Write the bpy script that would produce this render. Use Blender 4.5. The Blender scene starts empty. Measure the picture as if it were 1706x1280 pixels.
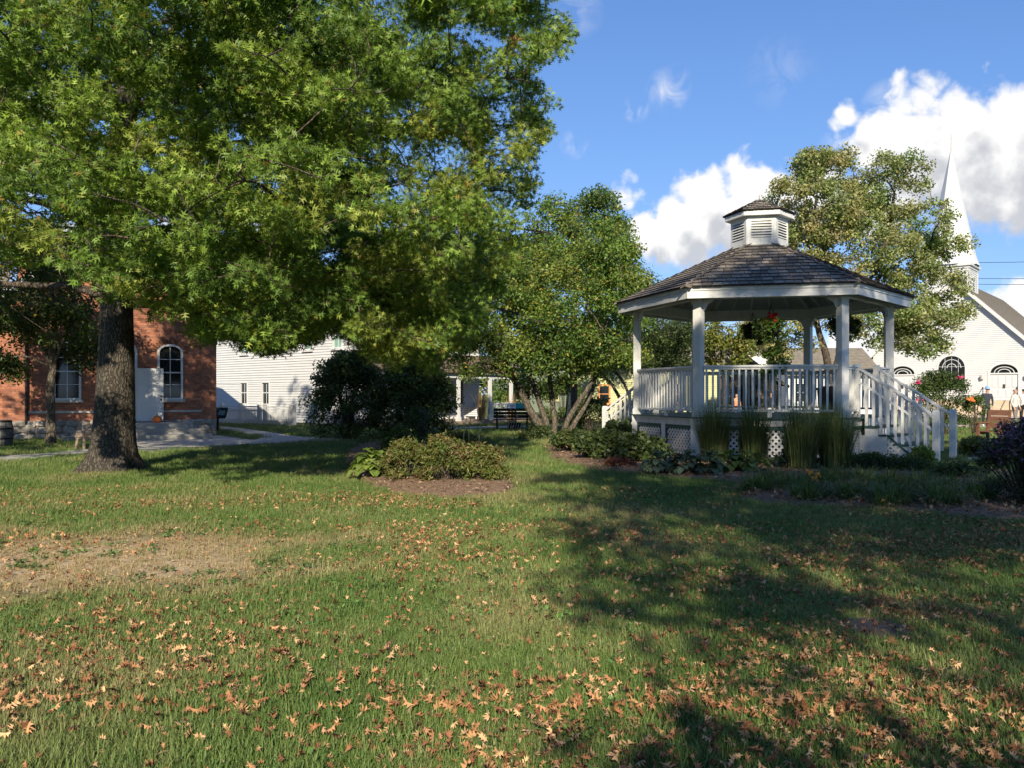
import bpy, bmesh, math, random
import numpy as np
from mathutils import Vector, Matrix
S = bpy.context.scene
C = S.collection
R = math.radians
# ------------------------------------------------------------------ camera, sky, sun, exposure
FPX, HZ, CX, EYE = 1380.0, 657.0, 853.0, 1.5          # focal length and horizon of the photograph (1706 px wide)
cam = bpy.data.cameras.new('camera'); camo = bpy.data.objects.new('camera', cam); C.objects.link(camo)
camo.location = (0, 0, EYE); camo.rotation_euler = (R(90), 0, 0)
cam.sensor_width = 36; cam.lens = 36 * FPX / 1706; cam.shift_y = (HZ - 640) / 1706; cam.clip_end = 3000; cam.clip_start = .05
S.camera = camo
SUN_AZ, SUN_EL = .5, 29.0                             # azimuth: degrees to the right of straight behind the camera
SKY_STR = .15
sv = Vector((math.sin(R(SUN_AZ)) * math.cos(R(SUN_EL)), -math.cos(R(SUN_AZ)) * math.cos(R(SUN_EL)), math.sin(R(SUN_EL))))
sl = bpy.data.lights.new('sun', 'SUN'); sl.energy = 5.0; sl.angle = R(.5); sl.color = (1, .89, .70)
so = bpy.data.objects.new('sun', sl); C.objects.link(so); so.rotation_euler = (-sv).to_track_quat('-Z', 'Y').to_euler(); so.location = (0, -20, 30)
S.view_settings.view_transform = 'Standard'; S.view_settings.look = 'None'; S.view_settings.exposure = .66; S.view_settings.gamma = 1
S.view_settings.use_curve_mapping = False
S.cycles.max_bounces = 6; S.cycles.transparent_max_bounces = 4; S.cycles.diffuse_bounces = 3; S.cycles.glossy_bounces = 2
S.cycles.transmission_bounces = 3
w = bpy.data.worlds.new('World'); S.world = w; w.use_nodes = True
nt = w.node_tree; nt.nodes.clear()
def N(t, typ, **k):
    n = t.nodes.new(typ)
    for a, v in k.items(): setattr(n, a, v)
    return n
def pdir(px, py): return Vector(((px - CX) / FPX, 1, (HZ - py) / FPX)).normalized()
def cloud_group():
    g = bpy.data.node_groups.new('cloud_density', 'ShaderNodeTree')
    g.interface.new_socket('V', in_out='INPUT', socket_type='NodeSocketVector')
    g.interface.new_socket('D', in_out='OUTPUT', socket_type='NodeSocketFloat')
    gi = N(g, 'NodeGroupInput'); go = N(g, 'NodeGroupOutput')
    # cumulus heaps, each a cluster of billows (direction px, py and angular radius px)
    B = [(1600, 245, 84), (1520, 228, 72), (1680, 245, 84), (1458, 248, 48), (1770, 270, 92), (1690, 300, 75), (1600, 300, 75), (1530, 280, 60), (1690, 345, 45),
         (1190, 365, 75), (1125, 390, 60), (1250, 345, 70), (1300, 325, 55), (1075, 393, 42), (1165, 325, 34), (1350, 320, 45), (1240, 400, 50), (1450, 340, 55),
         (1408, 192, 26), (1690, 505, 40), (1640, 520, 30), (1430, 590, 55),
         (-250, 200, 160), (-120, 260, 110), (2050, 350, 150), (2150, 150, 110), (650, 470, 60), (330, 430, 60), (120, 420, 50), (540, 300, 50)]
    last = None
    for (px, py, r) in B:
        d = N(g, 'ShaderNodeVectorMath', operation='DISTANCE'); d.inputs[1].default_value = pdir(px, py)
        g.links.new(gi.outputs[0], d.inputs[0])
        m = N(g, 'ShaderNodeMath', operation='MULTIPLY_ADD'); m.inputs[1].default_value = -FPX / r; m.inputs[2].default_value = 1.0 if r > 27 else .8
        g.links.new(d.outputs['Value'], m.inputs[0])
        if last is None: last = m.outputs[0]
        else:
            x = N(g, 'ShaderNodeMath', operation='SMOOTH_MAX'); x.inputs[2].default_value = .25
            g.links.new(last, x.inputs[0]); g.links.new(m.outputs[0], x.inputs[1]); last = x.outputs[0]
    # scattered clouds added mostly out of view, cover raised for neutral fill light
    nb = N(g, 'ShaderNodeTexNoise', noise_dimensions='4D'); nb.inputs['W'].default_value = 1.7; nb.inputs['Scale'].default_value = 5.5; nb.inputs['Detail'].default_value = 3
    g.links.new(gi.outputs[0], nb.inputs['Vector'])
    mb_ = N(g, 'ShaderNodeMath', operation='MULTIPLY_ADD'); mb_.inputs[1].default_value = 4.0; mb_.inputs[2].default_value = -2.62
    g.links.new(nb.outputs[0], mb_.inputs[0])
    x = N(g, 'ShaderNodeMath', operation='MAXIMUM'); g.links.new(last, x.inputs[0]); g.links.new(mb_.outputs[0], x.inputs[1]); last = x.outputs[0]
    n1 = N(g, 'ShaderNodeTexNoise'); n1.inputs['Scale'].default_value = 26; n1.inputs['Detail'].default_value = 7; n1.inputs['Roughness'].default_value = .56; n1.inputs['Distortion'].default_value = .35
    g.links.new(gi.outputs[0], n1.inputs['Vector'])
    a = N(g, 'ShaderNodeMath', operation='MULTIPLY_ADD'); a.inputs[1].default_value = 1.6; a.inputs[2].default_value = -.82
    g.links.new(n1.outputs[0], a.inputs[0])
    vv = N(g, 'ShaderNodeTexVoronoi', feature='F1'); vv.normalize = True; vv.inputs['Scale'].default_value = 30; vv.inputs['Detail'].default_value = 2; vv.inputs['Roughness'].default_value = .5
    g.links.new(gi.outputs[0], vv.inputs['Vector']); va = N(g, 'ShaderNodeMath', operation='MULTIPLY_ADD'); va.inputs[1].default_value = -1.7; va.inputs[2].default_value = .62; g.links.new(vv.outputs['Distance'], va.inputs[0])
    s0 = N(g, 'ShaderNodeMath', operation='ADD'); g.links.new(a.outputs[0], s0.inputs[0]); g.links.new(va.outputs[0], s0.inputs[1])
    s = N(g, 'ShaderNodeMath', operation='ADD'); g.links.new(last, s.inputs[0]); g.links.new(s0.outputs[0], s.inputs[1])
    g.links.new(s.outputs[0], go.inputs[0])
    return g
cg = cloud_group()
w.cycles.sampling_method = 'MANUAL'; w.cycles.sample_map_resolution = 512
out = N(nt, 'ShaderNodeOutputWorld'); bg = N(nt, 'ShaderNodeBackground'); bg.inputs[1].default_value = SKY_STR
nt.links.new(bg.outputs[0], out.inputs[0])
sky = N(nt, 'ShaderNodeTexSky'); sky.sky_type = 'NISHITA'; sky.sun_disc = False
sky.sun_elevation = R(SUN_EL); sky.sun_rotation = R(180 - SUN_AZ); sky.altitude = 2500; sky.air_density = 1.0; sky.dust_density = .2; sky.ozone_density = 2.0
tc = N(nt, 'ShaderNodeTexCoord')
g0 = N(nt, 'ShaderNodeGroup'); g0.node_tree = cg; nt.links.new(tc.outputs['Generated'], g0.inputs[0])
off = N(nt, 'ShaderNodeVectorMath', operation='ADD'); off.inputs[1].default_value = (-.020, 0, .034)
nt.links.new(tc.outputs['Generated'], off.inputs[0])
g1 = N(nt, 'ShaderNodeGroup'); g1.node_tree = cg; nt.links.new(off.outputs[0], g1.inputs[0])
al = N(nt, 'ShaderNodeMapRange', interpolation_type='SMOOTHSTEP'); al.inputs['From Min'].default_value = -.04; al.inputs['From Max'].default_value = .48
nt.links.new(g0.outputs[0], al.inputs['Value'])
df = N(nt, 'ShaderNodeMath', operation='SUBTRACT'); nt.links.new(g1.outputs[0], df.inputs[0]); nt.links.new(g0.outputs[0], df.inputs[1])
lt = N(nt, 'ShaderNodeMapRange', interpolation_type='SMOOTHSTEP'); lt.inputs['From Min'].default_value = -.42; lt.inputs['From Max'].default_value = .42
dd_ = N(nt, 'ShaderNodeMath', operation='MULTIPLY_ADD'); dd_.inputs[1].default_value = .55; dd_.inputs[2].default_value = -.33; nt.links.new(g0.outputs[0], dd_.inputs[0])
d2_ = N(nt, 'ShaderNodeMath', operation='ADD'); nt.links.new(df.outputs[0], d2_.inputs[0]); nt.links.new(dd_.outputs[0], d2_.inputs[1]); nt.links.new(d2_.outputs[0], lt.inputs['Value'])
cr = N(nt, 'ShaderNodeMix', data_type='RGBA'); cr.inputs[6].default_value = (4.6, 4.52, 4.42, 1); cr.inputs[7].default_value = (2.65, 2.7, 2.85, 1)
nt.links.new(lt.outputs[0], cr.inputs[0])
sep = N(nt, 'ShaderNodeSeparateXYZ'); nt.links.new(tc.outputs['Generated'], sep.inputs[0])
up = N(nt, 'ShaderNodeMapRange'); up.inputs['From Min'].default_value = 0; up.inputs['From Max'].default_value = .05; nt.links.new(sep.outputs[2], up.inputs['Value'])
am = N(nt, 'ShaderNodeMath', operation='MULTIPLY'); nt.links.new(al.outputs[0], am.inputs[0]); nt.links.new(up.outputs[0], am.inputs[1])
wn = N(nt, 'ShaderNodeTexNoise'); wn.inputs['Scale'].default_value = 34; wn.inputs['Detail'].default_value = 8; wn.inputs['Distortion'].default_value = 1.2; nt.links.new(tc.outputs['Generated'], wn.inputs['Vector'])
wm = N(nt, 'ShaderNodeMapRange'); wm.inputs['From Min'].default_value = .42; wm.inputs['From Max'].default_value = .75; nt.links.new(wn.outputs[0], wm.inputs['Value']); acc = am.outputs[0]
for (px, py, r, k_) in ((1113, 150, 38, .75), (1128, 125, 22, .5), (1060, 180, 24, .8), (957, 240, 26, .6), (1480, 175, 40, .7), (965, 20, 40, .4), (1395, 245, 30, .6), (1300, 120, 60, .2)):
    d_ = N(nt, 'ShaderNodeVectorMath', operation='DISTANCE'); d_.inputs[1].default_value = pdir(px, py); nt.links.new(tc.outputs['Generated'], d_.inputs[0])
    q_ = N(nt, 'ShaderNodeMapRange'); q_.inputs['From Min'].default_value = 0; q_.inputs['From Max'].default_value = r / FPX; q_.inputs['To Min'].default_value = k_; q_.inputs['To Max'].default_value = 0; nt.links.new(d_.outputs['Value'], q_.inputs['Value'])
    m_ = N(nt, 'ShaderNodeMath', operation='MULTIPLY'); nt.links.new(q_.outputs[0], m_.inputs[0]); nt.links.new(wm.outputs[0], m_.inputs[1])
    x_ = N(nt, 'ShaderNodeMath', operation='MAXIMUM'); nt.links.new(acc, x_.inputs[0]); nt.links.new(m_.outputs[0], x_.inputs[1]); acc = x_.outputs[0]
am2 = N(nt, 'ShaderNodeMath', operation='MULTIPLY'); am2.inputs[1].default_value = .97; nt.links.new(acc, am2.inputs[0])
mx = N(nt, 'ShaderNodeMix', data_type='RGBA'); nt.links.new(am2.outputs[0], mx.inputs[0]); tint = N(nt, 'ShaderNodeVectorMath', operation='MULTIPLY'); tint.inputs[1].default_value = (.66, .91, 1.36); nt.links.new(sky.outputs[0], tint.inputs[0])
sc_ = N(nt, 'ShaderNodeVectorMath', operation='MULTIPLY_ADD'); sc_.inputs[1].default_value = (1 / 5.0, 1 / 6.2, 1 / 8.6); sc_.inputs[2].default_value = (1, 1, 1); nt.links.new(tint.outputs[0], sc_.inputs[0])
dv_ = N(nt, 'ShaderNodeVectorMath', operation='DIVIDE'); nt.links.new(tint.outputs[0], dv_.inputs[0]); nt.links.new(sc_.outputs[0], dv_.inputs[1]); nt.links.new(dv_.outputs[0], mx.inputs[6]); nt.links.new(cr.outputs[2], mx.inputs[7])
nt.links.new(mx.outputs[2], bg.inputs[0])

# ------------------------------------------------------------------ helpers
def W(px, py, Y): return Vector(((px - CX) / FPX * Y, Y, EYE + (HZ - py) / FPX * Y))
def G(px, py): Y = EYE * FPX / (py - HZ); return Vector(((px - CX) / FPX * Y, Y, 0))
rng = np.random.default_rng(7); rnd = random.Random(11)
class MB:
    def __init__(s): s.v = []; s.f = []; s.m = []; s.c = []
    def add(s, vs, fs, mi=0, col=None):
        b = len(s.v); s.v += [tuple(p) for p in vs]
        for f in fs: s.f.append(tuple(b + i for i in f)); s.m.append(mi); s.c.append(col)
    BF = [(0, 3, 2, 1), (4, 5, 6, 7), (0, 1, 5, 4), (1, 2, 6, 5), (2, 3, 7, 6), (3, 0, 4, 7)]
    def box(s, x0, x1, y0, y1, z0, z1, mi=0, col=None):
        s.add([(x0, y0, z0), (x1, y0, z0), (x1, y1, z0), (x0, y1, z0), (x0, y0, z1), (x1, y0, z1), (x1, y1, z1), (x0, y1, z1)], s.BF, mi, col)
    def hexa(s, p, mi=0, col=None): s.add(p, s.BF, mi, col)
    def beam(s, a, b, w_, h, up=Vector((0, 0, 1)), mi=0, col=None):
        a, b = Vector(a), Vector(b); d = (b - a).normalized(); x = d.cross(up)
        if x.length < 1e-4: x = Vector((1, 0, 0))
        x.normalize(); y = x.cross(d); x *= w_ / 2; y *= h / 2
        s.add([a - x - y, a + x - y, a + x + y, a - x + y, b - x - y, b + x - y, b + x + y, b - x + y], s.BF, mi, col)
    def tube(s, pts, rad, n=8, mi=0, cap=True, mod=None):
        pts = [Vector(p) for p in pts]; rings = []
        t0 = (pts[1] - pts[0]).normalized(); x = t0.cross(Vector((.3, .9, .12))).normalized()
        for i, p in enumerate(pts):
            t = (pts[min(i + 1, len(pts) - 1)] - pts[max(i - 1, 0)]).normalized()
            x = (x - t * x.dot(t)).normalized(); y = t.cross(x); ring = []
            for k in range(n):
                a = 2 * math.pi * k / n; r = rad[i] * (mod(i, a) if mod else 1)
                ring.append(p + x * (r * math.cos(a)) + y * (r * math.sin(a)))
            rings.append(ring)
        fs = [(i * n + k, i * n + (k + 1) % n, (i + 1) * n + (k + 1) % n, (i + 1) * n + k) for i in range(len(pts) - 1) for k in range(n)]
        if cap: fs += [tuple(range(n - 1, -1, -1)), tuple((len(pts) - 1) * n + k for k in range(n))]
        s.add([q for r in rings for q in r], fs, mi)
    def lathe(s, c, prof, n=16, mi=0, mod=None):
        c = Vector(c); vs = []
        for (r, z) in prof:
            for k in range(n):
                a = 2 * math.pi * k / n; q = r * (mod(a, z) if mod else 1); vs.append(c + Vector((q * math.cos(a), q * math.sin(a), z)))
        fs = [(i * n + k, i * n + (k + 1) % n, (i + 1) * n + (k + 1) % n, (i + 1) * n + k) for i in range(len(prof) - 1) for k in range(n)]
        fs += [tuple(range(n - 1, -1, -1)), tuple((len(prof) - 1) * n + k for k in range(n))]
        s.add(vs, fs, mi)
    def prism(s, pts, z0, z1, mi=0):
        n = len(pts); s.add([(p[0], p[1], z0) for p in pts] + [(p[0], p[1], z1) for p in pts],
            [tuple(range(n - 1, -1, -1)), tuple(range(n, 2 * n))] + [(i, (i + 1) % n, n + (i + 1) % n, n + i) for i in range(n)], mi)
    def mesh(s, name, mats, base=Vector((0, 0, 0)), smooth=False):
        me = bpy.data.meshes.new(name); me.from_pydata([tuple(Vector(p) - base) for p in s.v], [], s.f)
        if not isinstance(mats, (list, tuple)): mats = [mats]
        for m in mats: me.materials.append(m)
        if len(mats) > 1: me.polygons.foreach_set('material_index', s.m)
        if any(c is not None for c in s.c):
            at = me.attributes.new('Col', 'FLOAT_COLOR', 'FACE')
            at.data.foreach_set('color', [x for c in s.c for x in (*(c or (.5, .5, .5)), 1)])
        if smooth: me.polygons.foreach_set('use_smooth', [True] * len(s.f))
        me.update(); return me
    def build(s, name, mats, parent=None, smooth=False, kind=None, base=None):
        b = wloc(parent) if parent else (base or Vector((0, 0, 0)))
        o = bpy.data.objects.new(name, s.mesh(name, mats, b, smooth)); C.objects.link(o)
        if parent: o.parent = parent
        else: o.location = b
        if kind: o['kind'] = kind
        return o
def wloc(o):
    v = Vector(o.location)
    while o.parent: o = o.parent; v += o.location
    return v
def thing(name, label, cat, loc=(0, 0, 0), group=None):
    o = bpy.data.objects.new(name, None); C.objects.link(o); o.location = loc; o.empty_display_size = .2
    o['label'] = label; o['category'] = cat
    if group: o['group'] = group
    return o
def tag(o, label, cat, group=None):
    o['label'] = label; o['category'] = cat
    if group: o['group'] = group
    return o
def inst(name, me, parent, M, kind=None):            # a part that shares mesh data; M is its place in the world
    o = bpy.data.objects.new(name, me); C.objects.link(o)
    if parent: o.parent = parent; o.matrix_basis = Matrix.Translation(-wloc(parent)) @ M
    else: o.matrix_basis = M
    return o
class Fr:                                             # a wall's own frame: s along it, d out of it, z up
    def __init__(f, o, u, n): f.o = Vector(o); f.u = Vector(u).normalized(); f.n = Vector(n).normalized()
    def P(f, s, d, z): return f.o + f.u * s + f.n * d + Vector((0, 0, z))
    def M(f, s, d, z): return Matrix.Translation(f.P(s, d, z)) @ Matrix(((f.u.x, f.n.x, 0, 0), (f.u.y, f.n.y, 0, 0), (0, 0, 1, 0), (0, 0, 0, 1)))
    def box(f, mb, s0, s1, d0, d1, z0, z1, mi=0, col=None):
        mb.hexa([f.P(s0, d0, z0), f.P(s1, d0, z0), f.P(s1, d1, z0), f.P(s0, d1, z0), f.P(s0, d0, z1), f.P(s1, d0, z1), f.P(s1, d1, z1), f.P(s0, d1, z1)], mi, col)
    def poly(f, mb, pts, d0, d1, mi=0):
        n = len(pts); mb.add([f.P(a, d0, b) for a, b in pts] + [f.P(a, d1, b) for a, b in pts],
            [tuple(range(n)), tuple(range(2 * n - 1, n - 1, -1))] + [(i, (i + 1) % n, n + (i + 1) % n, n + i) for i in range(n)], mi)

# ------------------------------------------------------------------ materials
def new_mat(name):
    m = bpy.data.materials.new(name); m.use_nodes = True; t = m.node_tree; b = t.nodes['Principled BSDF']; return m, t, b
def mat(name, col, rough=.7, var=.15, scale=6, bump=0.0, bscale=30, stretch=(1, 1, 1), metal=0, spec=.3, dirt=None, objrand=0, attr=False, col2=None):
    m, t, b = new_mat(name); L = t.links.new
    b.inputs['Roughness'].default_value = rough; b.inputs['Metallic'].default_value = metal; b.inputs['Specular IOR Level'].default_value = spec
    geo = N(t, 'ShaderNodeNewGeometry'); mp = N(t, 'ShaderNodeMapping'); mp.inputs['Scale'].default_value = stretch
    L(geo.outputs['Position'], mp.inputs[0])
    n1 = N(t, 'ShaderNodeTexNoise'); n1.inputs['Scale'].default_value = scale; n1.inputs['Detail'].default_value = 6; n1.inputs['Roughness'].default_value = .6
    L(mp.outputs[0], n1.inputs['Vector'])
    rp = N(t, 'ShaderNodeMapRange'); rp.inputs['From Min'].default_value = .3; rp.inputs['From Max'].default_value = .7
    rp.inputs['To Min'].default_value = 1 - var; rp.inputs['To Max'].default_value = 1 + var; L(n1.outputs[0], rp.inputs['Value'])
    if attr:
        a = N(t, 'ShaderNodeAttribute'); a.attribute_name = 'Col'; base = a.outputs['Color']
    elif col2:
        mx = N(t, 'ShaderNodeMix', data_type='RGBA'); mx.inputs[6].default_value = (*col, 1); mx.inputs[7].default_value = (*col2, 1)
        n2 = N(t, 'ShaderNodeTexNoise'); n2.inputs['Scale'].default_value = scale * .35; n2.inputs['Detail'].default_value = 5; L(mp.outputs[0], n2.inputs['Vector'])
        r2 = N(t, 'ShaderNodeMapRange'); r2.inputs['From Min'].default_value = .38; r2.inputs['From Max'].default_value = .62; L(n2.outputs[0], r2.inputs['Value']); L(r2.outputs[0], mx.inputs[0]); base = mx.outputs[2]
    else:
        c = N(t, 'ShaderNodeRGB'); c.outputs[0].default_value = (*col, 1); base = c.outputs[0]
    v = N(t, 'ShaderNodeVectorMath', operation='SCALE'); L(base, v.inputs[0]); L(rp.outputs[0], v.inputs['Scale']); res = v.outputs[0]
    if objrand:
        oi = N(t, 'ShaderNodeObjectInfo'); r3 = N(t, 'ShaderNodeMapRange'); r3.inputs['To Min'].default_value = 1 - objrand; r3.inputs['To Max'].default_value = 1 + objrand
        L(oi.outputs['Random'], r3.inputs['Value']); v2 = N(t, 'ShaderNodeVectorMath', operation='SCALE'); L(res, v2.inputs[0]); L(r3.outputs[0], v2.inputs['Scale']); res = v2.outputs[0]
    if dirt:
        nd = N(t, 'ShaderNodeTexNoise'); nd.inputs['Scale'].default_value = dirt[1]; nd.inputs['Detail'].default_value = 8; nd.inputs['Roughness'].default_value = .65; L(mp.outputs[0], nd.inputs['Vector'])
        rd = N(t, 'ShaderNodeMapRange'); rd.inputs['From Min'].default_value = .5; rd.inputs['From Max'].default_value = .75; rd.inputs['To Max'].default_value = dirt[2]; L(nd.outputs[0], rd.inputs['Value'])
        md = N(t, 'ShaderNodeMix', data_type='RGBA'); L(rd.outputs[0], md.inputs[0]); L(res, md.inputs[6]); md.inputs[7].default_value = (*dirt[0], 1); res = md.outputs[2]
    L(res, b.inputs['Base Color'])
    if bump:
        nb = N(t, 'ShaderNodeTexNoise'); nb.inputs['Scale'].default_value = bscale; nb.inputs['Detail'].default_value = 6; L(mp.outputs[0], nb.inputs['Vector'])
        bp = N(t, 'ShaderNodeBump'); bp.inputs['Strength'].default_value = bump; bp.inputs['Distance'].default_value = .02; L(nb.outputs[0], bp.inputs['Height']); L(bp.outputs[0], b.inputs['Normal'])
    return m
def leaf_mat(name, trans=.38, rough=.45, spec=.35):
    m, t, b = new_mat(name); L = t.links.new
    a = N(t, 'ShaderNodeAttribute'); a.attribute_name = 'Col'
    b.inputs['Roughness'].default_value = rough; b.inputs['Specular IOR Level'].default_value = spec; L(a.outputs['Color'], b.inputs['Base Color'])
    tr = N(t, 'ShaderNodeBsdfTranslucent'); g = N(t, 'ShaderNodeMix', data_type='RGBA', blend_type='MULTIPLY'); g.inputs[0].default_value = 1; g.inputs[7].default_value = (1.25, 1.35, .55, 1)
    L(a.outputs['Color'], g.inputs[6]); L(g.outputs[2], tr.inputs[0])
    mx = N(t, 'ShaderNodeMixShader'); mx.inputs[0].default_value = trans; L(b.outputs[0], mx.inputs[1]); L(tr.outputs[0], mx.inputs[2]); L(mx.outputs[0], t.nodes['Material Output'].inputs[0])
    return m
def bark_mat(name, c1, c2, zs=.18, sc=14):
    m, t, b = new_mat(name); L = t.links.new
    b.inputs['Roughness'].default_value = .9; b.inputs['Specular IOR Level'].default_value = .15
    geo = N(t, 'ShaderNodeNewGeometry'); mp = N(t, 'ShaderNodeMapping'); mp.inputs['Scale'].default_value = (1, 1, zs); L(geo.outputs['Position'], mp.inputs[0])
    n0 = N(t, 'ShaderNodeTexNoise'); n0.inputs['Scale'].default_value = 5; n0.inputs['Detail'].default_value = 4; L(geo.outputs['Position'], n0.inputs['Vector'])
    ad = N(t, 'ShaderNodeVectorMath', operation='MULTIPLY_ADD'); ad.inputs[1].default_value = (.18, .18, .18); L(n0.outputs['Color'], ad.inputs[0]); L(mp.outputs[0], ad.inputs[2])
    vo = N(t, 'ShaderNodeTexVoronoi', feature='DISTANCE_TO_EDGE'); vo.inputs['Scale'].default_value = sc; L(ad.outputs[0], vo.inputs['Vector'])
    n1 = N(t, 'ShaderNodeTexNoise'); n1.inputs['Scale'].default_value = 22; n1.inputs['Detail'].default_value = 7; L(mp.outputs[0], n1.inputs['Vector'])
    mr = N(t, 'ShaderNodeMapRange'); mr.inputs['From Max'].default_value = .22; L(vo.outputs[0], mr.inputs['Value'])
    mu = N(t, 'ShaderNodeMath', operation='MULTIPLY'); L(mr.outputs[0], mu.inputs[0]); L(n1.outputs[0], mu.inputs[1])
    m2 = N(t, 'ShaderNodeMapRange'); m2.inputs['From Max'].default_value = .6; L(mu.outputs[0], m2.inputs['Value'])
    mx = N(t, 'ShaderNodeMix', data_type='RGBA'); mx.inputs[6].default_value = (*c1, 1); mx.inputs[7].default_value = (*c2, 1); L(m2.outputs[0], mx.inputs[0]); L(mx.outputs[2], b.inputs['Base Color'])
    bp = N(t, 'ShaderNodeBump'); bp.inputs['Strength'].default_value = .9; bp.inputs['Distance'].default_value = .03; L(mu.outputs[0], bp.inputs['Height']); L(bp.outputs[0], b.inputs['Normal'])
    return m
M = {}
M['white'] = mat('white_paint', (.64, .64, .615), .5, .05, 3, .06, 60, (1, 1, .25), dirt=((.34, .32, .27), 6, .55))
M['white2'] = mat('clapboard_white', (.545, .55, .55), .55, .04, 2, dirt=((.6, .59, .55), 2.5, .3))
M['green'] = mat('dark_green_paint', (.035, .085, .07), .5, .15, 8, .1)
M['shingle'] = mat('cedar_shingle', (.20, .172, .14), .9, .35, 14, .5, 60, (1, 1, 1), objrand=.45, dirt=((.06, .05, .045), 6, .6))
M['shingle_mass'] = mat('cedar_shingle_joined', (.125, .108, .092), .9, .4, 5, .5, 60, attr=True)
M['butt'] = mat('weathered_shadowed_shingle_end', (.028, .024, .021), .95, .3, 20)  # weathered ends, coloured extra dark to deepen shadow lines between courses
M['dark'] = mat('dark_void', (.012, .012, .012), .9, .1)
M['soffit'] = mat('soffit_paint', (.55, .56, .54), .7, .08, 4)
M['brick'] = mat('red_brick', (.4, .15, .08), .88, .18, 30, .3, 80, attr=True)
M['mortar'] = mat('mortar', (.33, .26, .21), .95, .15, 20, .2)
M['stone'] = mat('field_stone', (.30, .27, .23), .9, .25, 9, .5, 25, objrand=.35)
M['lime'] = mat('sill_limestone', (.45, .43, .39), .85, .15, 8, .2)
M['glass'] = mat('window_glass', (.014, .016, .017), .06, .2, 3, spec=.55)
M['curtain'] = mat('white_curtain', (.55, .55, .53), .9, .15, 12, .2)
M['conc'] = mat('concrete', (.36, .34, .30), .9, .14, 3, .25, 50, dirt=((.2, .18, .15), 1.5, .5))
M['tan'] = mat('tan_pavement', (.50, .40, .29), .9, .12, 1.5, .2, 20)
M['roofb'] = mat('brown_roof', (.17, .125, .09), .9, .35, 5, .4, 40, (1, 1, 2.5))
M['roofg'] = mat('grey_brown_roof', (.20, .175, .14), .9, .25, 3, .4, 40, (1, 1, 2.5))
M['yellow'] = mat('pale_yellow_green_clapboard', (.46, .46, .24), .7, .06, 3)
M['orange'] = mat('orange_trim', (.58, .25, .10), .6, .1)
M['sage'] = mat('sage_clapboard', (.15, .18, .13), .8, .1, 3)
M['barn'] = mat('weathered_brown_boards', (.105, .078, .055), .9, .35, 3, .4, 30, (6, 6, .4))
M['shutter'] = mat('green_shutter', (.20, .33, .28), .6, .1)
M['wood'] = mat('brown_wood', (.16, .075, .045), .75, .25, 4, .3, 30, (1, 1, 6))
M['woodgrey'] = mat('weathered_wood', (.22, .17, .13), .85, .25, 6, .4, 30)
M['blackwood'] = mat('dark_stained_wood', (.022, .014, .012), .6, .25, 6, .2)
M['metal'] = mat('black_metal', (.02, .02, .022), .45, .1, metal=.4)
M['barrel'] = mat('grey_barrel_wood', (.13, .125, .12), .75, .3, 6, .4, 20, (3, 3, .5))
M['pumpkin'] = mat('pumpkin_skin', (.62, .145, .015), .45, .12, 8, spec=.5)
M['stem'] = mat('pumpkin_stem', (.13, .12, .05), .8)
M['bark_oak'] = bark_mat('oak_bark', (.028, .024, .02), (.125, .108, .085), .18, 22)
M['bark_lt'] = bark_mat('smooth_grey_bark', (.06, .05, .038), (.165, .14, .108), .5, 9)
M['bark_dk'] = bark_mat('dark_bark', (.035, .028, .022), (.14, .11, .085), .3, 16)
M['leaf'] = leaf_mat('leaf'); M['leaf_gloss'] = leaf_mat('glossy_leaf', .38, .5, .3); M['petal'] = leaf_mat('petal', .3, .6, .2)
M['teal'] = mat('sign_panel_teal', (.04, .30, .22), .4, .1); M['signdk'] = mat('sign_panel_dark', (.02, .045, .045), .35, .2)
M['paper'] = mat('sign_print', (.72, .70, .66), .6, .1)
M['skin'] = mat('skin', (.45, .27, .19), .6, .05); M['hair'] = mat('hair', (.03, .02, .015), .7)
M['mulch'] = mat('mulch', (.20, .125, .08), .97, .45, 22, .9, 60, dirt=((.38, .27, .18), 14, .7))
M['chip'] = mat('mulch_chip', (.2, .14, .1), .95, .2, 20, attr=True)
M['husk'] = mat('corn_husk', (.40, .27, .14), .9, .3, 9)
M['wire'] = mat('cable', (.03, .03, .03), .6)
M['tan_tex'] = mat('brick_paving', (.33, .20, .14), .9, .25, 3, .2, 20)

# ------------------------------------------------------------------ leaf scatter
def tmpl_oak(curl=0.0):
    tips = [(0, 1.0), (.46, .60), (-.46, .60), (.50, .18), (-.50, .18)]
    orig = [(0, .55), (0, .38), (0, .38), (0, .12), (0, .12)]; v = []; f = []
    for (tx, ty), (ox, oy) in zip(tips, orig):
        d = Vector((tx - ox, ty - oy)); p = Vector((-d.y, d.x)).normalized() * .105; b = len(v)
        if tx == 0: v += [(-.09, .1, 0), (.09, .1, 0), (tx, ty, -.1)]
        else: v += [(ox - p.x, oy - p.y, 0), (ox + p.x, oy + p.y, 0), (tx, ty, .14 * abs(tx) - .08)]
        f.append((b, b + 1, b + 2))
    v += [(-.015, -.3, .04), (.015, -.3, .04), (0, .15, 0)]; f.append((len(v) - 3, len(v) - 2, len(v) - 1))
    return np.array(v, float), np.array(f)
def tmpl_leaf(wd=.5):
    v = [(0, 0, 0), (wd * .5, .45, .10), (0, 1, -.06), (-wd * .5, .45, .10), (0, .45, 0)]
    return np.array(v, float), np.array([(0, 1, 4), (1, 2, 4), (0, 4, 3), (3, 4, 2)])
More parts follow.
